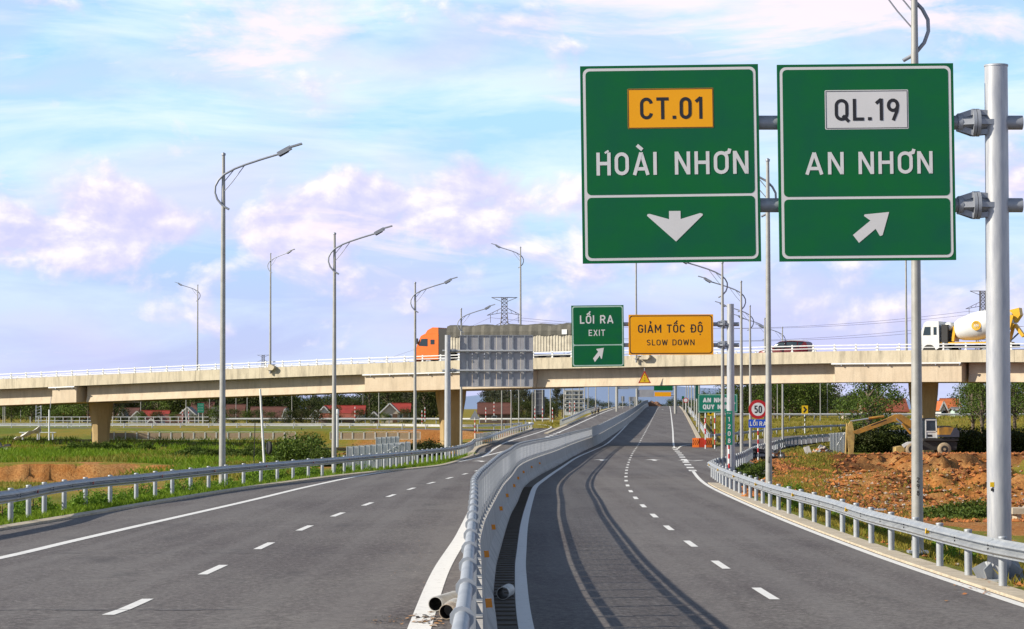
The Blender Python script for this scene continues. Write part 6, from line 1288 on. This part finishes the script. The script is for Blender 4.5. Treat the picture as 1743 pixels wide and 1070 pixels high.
# ---------------------------------------------------------------- pale ribbed panels behind the guardrail
M_pan = mat('pale translucent panel', (.52,.54,.56), .5, 0, (.40,.42,.45), 3, 6)
def panels(px0, px1, yt0, yt1, yb, Y0, Y1, n, label, brace=True):
    t = None
    for i in range(n):
        u = (i+.5)/n; px = px0+(px1-px0)*u; Y = Y0+(Y1-Y0)*u; X, _, zt = unproj(px, yt0+(yt1-yt0)*u, Y); zg = T(X, Y)-.1; w = (px1-px0)/n/F*Y
        if t is None: t = thing('panel_fence', label, 'fence', (X, Y, zg)); o0 = Vector(t.location)
        H = zt-zg; mb = MB().prism([(-w/2+.012,0),(w/2-.012,0),(w/2-.012,H-.08),(w/2-.07,H),(-w/2+.07,H),(-w/2+.012,H-.08)], -.03, .0, M_pan)
        for j in range(7): mb.box((-w/2+w*(j+.5)/7,-.035,H/2), (.02,.015,H*.9), M_pan)
        mb.build('panel', t, (X-o0.x, Y-o0.y, zg-o0.z)); MB().box((-w/2,-.04,H/2),(.035,.05,H),white).build('rib', t, (X-o0.x, Y-o0.y, zg-o0.z))
    if brace:
        a, b_ = Vector(unproj(px0+(px1-px0)*.40, yb, Y0*.6+Y1*.4)), Vector(unproj(px0+(px1-px0)*.88, yt0*.1+yt1*.9+1, Y1*.9+Y0*.1)); MB().beam(tuple(a-o0+Vector((0,-.12,0))), tuple(b_-o0+Vector((0,-.12,0))), .05, .07, white).build('brace', t)
    return t
panels(590, 699, 760, 751, 783, 172, 186, 11, 'row of pale ribbed panels standing behind the left guardrail'); panels(640, 680, 744, 742, 760, 214, 218, 5, 'small group of pale panels behind the longer panel row', False); panels(1413, 1441, 737, 735, 758, 236, 240, 5, 'pale panels with a white brace left of the digger arm')
panels(810, 848, 738, 733, 750, 296, 305, 6, 'light translucent panels just behind the entry ramp guardrail', False)
# tan panel fence below the far ramp
fc = thing('site_fence', 'long low fence of white tube frames filled with tan boards below the far ramp', 'fence', (unproj(160,740,300)[0], 300, -.7)); M_tan = mat('tan board', (.46,.34,.22), .8, 0, (.38,.27,.17), 2); o0 = Vector(fc.location)
for i in range(29):
    px = 166+19.3*i; X = (px-CX)/F*300; zg = -.72; w = 19.3/F*300
    if 500 < px < 560 : continue
    mb = MB(); mb.box((0,.0,.48),(w-.1,.03,.72),M_tan); o = mb.build('tan_board', fc, (X-o0.x, 0, zg-o0.z)); fr = MB()
    for s in (-1,1): fr.box((s*(w/2-.04),-.03,.5),(.06,.05,.95),white)
    fr.box((0,-.03,.95),(w,.05,.05),white); fr.box((0,-.03,.08),(w,.05,.05),white); fr.build('tube_frame', fc, (X-o0.x, 0, zg-o0.z))
# far rail with posts on the terrace
fr_ = thing('railing', 'white railing with rails on the far left terrace beyond the ramp', 'railing', (unproj(100,715,375)[0], 375, .1)); o0 = Vector(fr_.location)
for i in range(24):
    X = (52+14*i-CX)/F*375
    if X > -45: break
    MB().box((0,0,.85),(.08,.08,1.7),white).build('post', fr_, (X-o0.x,0,0))
for z in (1.1,1.65): MB().beam((0-3.5,0,z),(-45-o0.x,0,z),.06,.08,white).build('rail', fr_)
wl_ = setp(MB().box(((45-CX)/F*378/2-22,378,.35),(74,.25,.9),mat('white parapet', (.72,.72,.70), .7, 0, (.6,.6,.58), .8)).build('parapet_wall'), 'low white concrete parapet of the far terrace at left', 'wall')
guardrail([((1215-CX)/F*395,392),((1330-CX)/F*395,394),((1480-CX)/F*395,396),((1760-CX)/F*400,400)], lambda Y: 1.15, 1, 'far guardrail with sun glint painted white above the grassy slope at right', 4.0, white, joints=False, h=0.25)  # glint of the sun on steel painted as a white rail
guardrail([((380-CX)/F*430,430),((560-CX)/F*430,430),((735-CX)/F*430,430),((860-CX)/F*425,425),((935-CX)/F*425,425)], lambda Y: .55, 1, 'far guardrail in front of the village houses', 4.0, white, joints=False)  # white rail colour stands in for sun glint on galvanised steel
# ---------------------------------------------------------------- odds and ends
Yl = 190; X, _, zb = at_base(451.5, 806, Yl); lp = thing('leaning_pole', 'thin pale pole leaning slightly with a black tyre hung beside it', 'pole', (X, Yl, zb)); k = Yl/F; MB().tube([(0,0,0),(-8.5*k,0,144*k)], [.10,.075], white, 8).build('pole', lp); MB().tube([(-19*k,0,2*k),(-18*k,0,40*k),(-17*k,0,88*k)], .03, darkm, 6).build('cable', lp)
tn = thing('tyre', 'black tyre half hanging right of the thin leaning pole', 'tyre', unproj(458,762,Yl)); MB().lathe([(.30,-.08),(.48,-.09),(.5,0),(.48,.09),(.30,.08)], darkm, 20, (0,0,0), 'X').build('tyre_ring', tn, None, (0,0,R(25)))
Y = 255; X, _, zb = at_base(84.5, 749, Y); wp = thing('utility_pole', 'slim white pole standing left of the left pier', 'pole', (X, Y, zb)); MB().tube([(0,0,0),(0,0,(749-697)*Y/F)], .085, white, 8).build('pole', wp); MB().tube([(.1,0,3.2),(.18,0,4.4)], .04, galv2, 6).build('conduit', wp)
Y = 192; X, _, zb = at_base(574.5, 752, Y); wp = thing('utility_pole', 'short thick white pole behind the second lamp post', 'pole', (X, Y, zb-.4)); MB().tube([(0,0,0),(0,0,2.75)], .10, white, 8).lathe([(.13,2.5),(.13,2.85),(.05,2.9)], white, 10).build('pole', wp)
Y = 470; X, _, zb = at_base(66, 724, Y); wp = thing('lattice_pole', 'concrete lattice pole before the dark trees at far left', 'pole', (X, Y, zb)); H_ = 9
for sx in (-.5,.5): MB().beam((sx,0,0),(sx*.7,0,H_),.2,.2,white).build('chord', wp)
for i in range(16): MB().beam((-.45,0,i*.55),(.45,0,i*.55+.3),.1,.1,white).build('rung', wp)
# tarpaulin, table and slab under the bridge at left
Y = 250; X, _, zb = at_base(40, 748, Y); tp_ = thing('tarpaulin', 'crumpled white tarpaulin propped up under the bridge at far left', 'tarpaulin', (X, Y, zb)); mb = MB(); n = 7; vs = []
for i in range(n+1):
    for j in range(n+1): u, v = i/n, j/n; vs.append((-.9+2.6*u, .9*v, .05+1.25*u*(1-.4*v)+.12*math.sin(i*2+j*1.7)))
mb.add(vs, [(i*(n+1)+j,i*(n+1)+j+1,(i+1)*(n+1)+j+1,(i+1)*(n+1)+j) for i in range(n) for j in range(n)], mat('white tarpaulin', (.70,.68,.62), .7, 0, (.5,.48,.42), 3), False); o = mb.build('sheet', tp_); MB().beam((1.6,.1,0),(1.7,.2,1.4),.05,.05,galv2).build('prop', tp_)
Y = 252; X, _, zb = at_base(65, 748, Y); tb_ = thing('bench', 'long low white bench beside the tarpaulin under the bridge', 'bench', (X, Y, zb)); MB().box((0,0,.72),(3.6,.5,.08),white).build('seat', tb_)
for x in (-1.5,0,1.5): MB().box((x,0,.34),(.1,.4,.68),white).build('leg', tb_)
# rubble heap, slab, beam near the ramp
def heap(px, pyb, Y, w, h, n, label, m1, name='rubble_heap', seed=1):
    X = (px-CX)/F*Y; r = random.Random(seed); t = thing(name, label, 'rubble', (X, Y, T(X, Y)))
    mb = MB().lathe([(w/2,-.2),(w*.36,h*.45),(w*.18,h*.8),(0,h*.9)], M_clod, 12); mb.build('core', t); 
    for i in range(n):
        a, q = r.uniform(0,6.28), r.random()**.6; s_ = r.uniform(.12,.34); z = h*(1-q)*.95; MB().box((0,0,0),(s_*1.6,s_,s_*.5),m1[i%len(m1)]).build('chunk', t, (q*w/2*math.cos(a),q*w/2*math.sin(a)*.8,z+.05),(r.uniform(-.8,.8),r.uniform(-.8,.8),a))
    return t
heap(1397, 763, 215, 2.2, .75, 90, 'heap of dark and pale broken slabs by the exit ramp guardrail', [M_rub, mat('dark rubble', (.10,.085,.075), .9), galv2])
Y = 212; X, _, zb = at_base(1374, 770, Y); o = thing('concrete_slab', 'grey slab tilted on the grass left of the rubble heap', 'slab', (X, Y, T(X, Y)+.35)); MB().box((0,0,0),(.5,.12,.75),M_bar).build('slab_block', o, None, (R(-20),R(-18),0))
Y = 196; o = thing('dark_beam', 'long black pipe lying on the grass behind the 50 sign', 'pipe', (unproj(1335,771,Y)[0], Y, T(unproj(1335,771,Y)[0], Y)+.15)); MB().tube([(-1.3,0,0),(1.4,.6,-.05)], .09, darkm, 8).build('pipe', o)
X = 8.15*1; Y = 108; X = (1733-CX)/F*Y; o = thing('concrete_slab', 'pale concrete slab bridging a hollow right of the big gantry pole', 'slab', (X+.4, Y, T(X, Y)+.35)); MB().box((0,0,.1),(1.6,1.2,.25),M_kerb).build('slab_block', o); MB().box((-.5,0,-.2),(.2,1,.4),M_kerb).build('support', o)
Y = 100; X = (1479-CX)/F*Y; o = thing('steel_frame', 'flat lattice steel frame lying on the soil behind the right guardrail', 'steel frame', (X, Y, T(X, Y)+.15), R(-18))
for y in (-.25,.25): MB().beam((-.6,y,.05),(.6,y,0),.04,.05,galv).build('rail', o)
for i in range(7): MB().beam((-.55+i*.18,-.25,.05),(-.45+i*.18,.25,.03),.03,.03,galv).build('rung', o)
Y = 62; X = (1652-CX)/F*Y
for px, yy, s_ in ((1652,50,.16),(1640,50.5,.07),(1630,51,.08)):
    X = (px-CX)/F*yy; o = setp(MB().lathe([(.0,-.5*s_),(.7*s_,-.35*s_),(s_,.1*s_),(.6*s_,.45*s_),(0,.5*s_)], M_rub, 7).build('stone', None, (X, yy, T(X, yy)+.03), (.2,.1,1)), 'pale rounded stone on the grass near the big gantry, %s' % {1652:'largest of three',1640:'middle one',1630:'leftmost one'}[px], 'stone'); o.scale = (1.6,1,.8)
# foreground pipes beside the barrier
M_pipe = mat('grey plastic pipe', (.52,.52,.50), .5, 0, (.36,.33,.28), 5, 6); M_pipe2 = mat('tan plastic pipe', (.50,.42,.33), .5, 0, (.34,.27,.2), 5, 6)
def pipe(px, py, zf, dx, L, r, label, m, sleeve=None, dz=0):
    X, Y = solve(px, py, zf); t = thing('plastic_pipe', label, 'pipe', (X, Y, float(zf(Y))+r+.012+dz)); d = Vector((dx, 1, 0)).normalized(); e = d*L
    n = 20; mb = MB(); mb.tube([(0,0,0), tuple(e)], r, m, n, False); mb.tube([tuple(e), (0,0,0)], r*.9, darkm, n, False); a = Vector((d.y,-d.x,0)); vs = []
    for end in (Vector((0,0,0)), e):
        b = len(vs); vs = [tuple(end+a*math.cos(2*math.pi*k/n)*q+Vector((0,0,math.sin(2*math.pi*k/n)*q))) for q in (r, r*.9) for k in range(n)]; mb.add(vs, [(k, (k+1)%n, n+(k+1)%n, n+k) for k in range(n)], m)
    mb.build('pipe', t)
    if sleeve: MB().tube([(0,0,0), tuple(d*sleeve)], r*1.15, M_pipe, n, True).build('collar', t, tuple(d*(L*.4)))
    return t
pipe(741, 1042, zL, .22, 1.05, .095, 'pale grey plastic pipe lying on the left carriageway with its dark end facing the viewer', M_pipe)
pipe(760, 1056, zL, .12, .95, .095, 'tan plastic pipe with a collar lying against the barrier foot', M_pipe2, .45)
pipe(856, 1022, zR, .12, .75, .10, 'short grey plastic pipe lying in the gutter right of the barrier', M_pipe)
def litter(name, cx0, cx1, py0, py1, n, m, zf, s0, s1, label, seed):
    r = random.Random(seed); mb = MB()
    for i in range(n):
        px, py = r.gauss((cx0+cx1)/2, (cx1-cx0)/4), r.gauss((py0+py1)/2, (py1-py0)/4); X, Y = solve(px, py, zf); s_ = r.uniform(s0, s1); a = r.uniform(0, 6.28); z = float(zf(Y))+.012
        mb.add([(X+math.cos(a+q)*s_*r.uniform(.6,1.2), Y+math.sin(a+q)*s_*2*r.uniform(.6,1.2), z+r.uniform(0,.5)*s_) for q in (0,1.3,2.6,3.9,5.2)], [(0,1,2,3,4)], m[i % len(m)])
    setp(mb.build(name), label, kind='stuff')
M_leaf_ = mat('dry debris', (.42,.22,.08), .9, 0, (.25,.12,.05), 8); M_drk = mat('dark crumbs', (.05,.04,.035), .9)
litter('debris', 700, 765, 1042, 1068, 70, [M_leaf_, M_drk, M_rub], zL, .01, .045, 'dry leaves and broken bits around the pipes by the barrier', 1); litter('debris', 620, 720, 1050, 1064, 120, [M_drk, M_drk, M_leaf_], zL, .006, .02, 'dark crumbs spread over the asphalt left of the pipes', 2)
litter('debris', 640, 760, 880, 1010, 160, [M_rub, M_leaf_], zL, .004, .014, 'light crumbs on the left carriageway beside the median line', 3); litter('debris', 895, 1000, 900, 1060, 70, [M_rub, M_drk], zR, .004, .012, 'specks of grit on the shaded asphalt right of the barrier', 4)
litter('debris', 1630, 1740, 978, 1018, 90, [M_leaf_, M_clod], zR, .01, .05, 'dry leaves heaped on the kerb strip under the right guardrail', 5)
# soil heap closing the road at the crest
Yc = 770; X = (1112-CX)/F*Yc; sh = thing('soil_heap', 'brown heap of brush and soil across the road at the crest', 'soil heap', (X, Yc, float(zR(Yc)))); r = random.Random(4); mb = MB(); vs = []; n = 16
for i in range(n+1):
    for j in range(7): u = i/n; h_ = 1.7*math.sin(math.pi*u)**.5*math.sin(math.pi*j/6)*r.uniform(.75,1.1); vs.append((-2.6+5.2*u, -1.5+j*.5, h_))
mb.add(vs, [(i*7+j,(i+1)*7+j,(i+1)*7+j+1,i*7+j+1) for i in range(n) for j in range(6)], mat('brushwood', (.26,.13,.07), .95, 0, (.14,.07,.04), .8, world=True), False); mb.build('mound', sh)
# numbers painted on two lamp posts
def stencil(o, txt, px, py, h, label=None):
    mb = MB(); Yp_ = o.location.y; k = Yp_/F; zc = unproj(px, py, Yp_)[2]-o.location.z
    for i, ch in enumerate(txt): text_mb(ch, -.04*h/.13, zc-h*1.35*i-h, h*.6, h, black, -.125, weight=.17, mb=mb)
    ob = mb.build('painted_number', o); ob.rotation_euler = (0,0,-o.rotation_euler.z)
lamps = [o for o in C.objects if o.type == 'EMPTY' and o.name.startswith('street_lamp')]
for o in lamps:
    if 'AN NHƠN sign' in o.get('label',''): stencil(o, '298', 1564, 812, .105)
    if 'beside the 50 sign' in o.get('label',''): stencil(o, '207', 1309, 777, .10)
# ---------------------------------------------------------------- overall albedo of the painted and natural surfaces
for m_ in bpy.data.materials:
    if not m_.use_nodes: continue
    nt_ = m_.node_tree
    for nd in list(nt_.nodes):
        if nd.type in ('BSDF_PRINCIPLED', 'BSDF_TRANSLUCENT'):
            s_ = nd.inputs[0]
            if s_.is_linked:
                src = s_.links[0].from_socket; mm = nt_.nodes.new('ShaderNodeMix'); mm.data_type = 'RGBA'; mm.blend_type = 'MULTIPLY'; mm.inputs[0].default_value = 1.0; mm.inputs[7].default_value = (0.82, 0.82, 0.82, 1)
                nt_.links.new(src, mm.inputs[6]); nt_.links.new(mm.outputs[2], s_)
print('objects', len(bpy.data.objects))
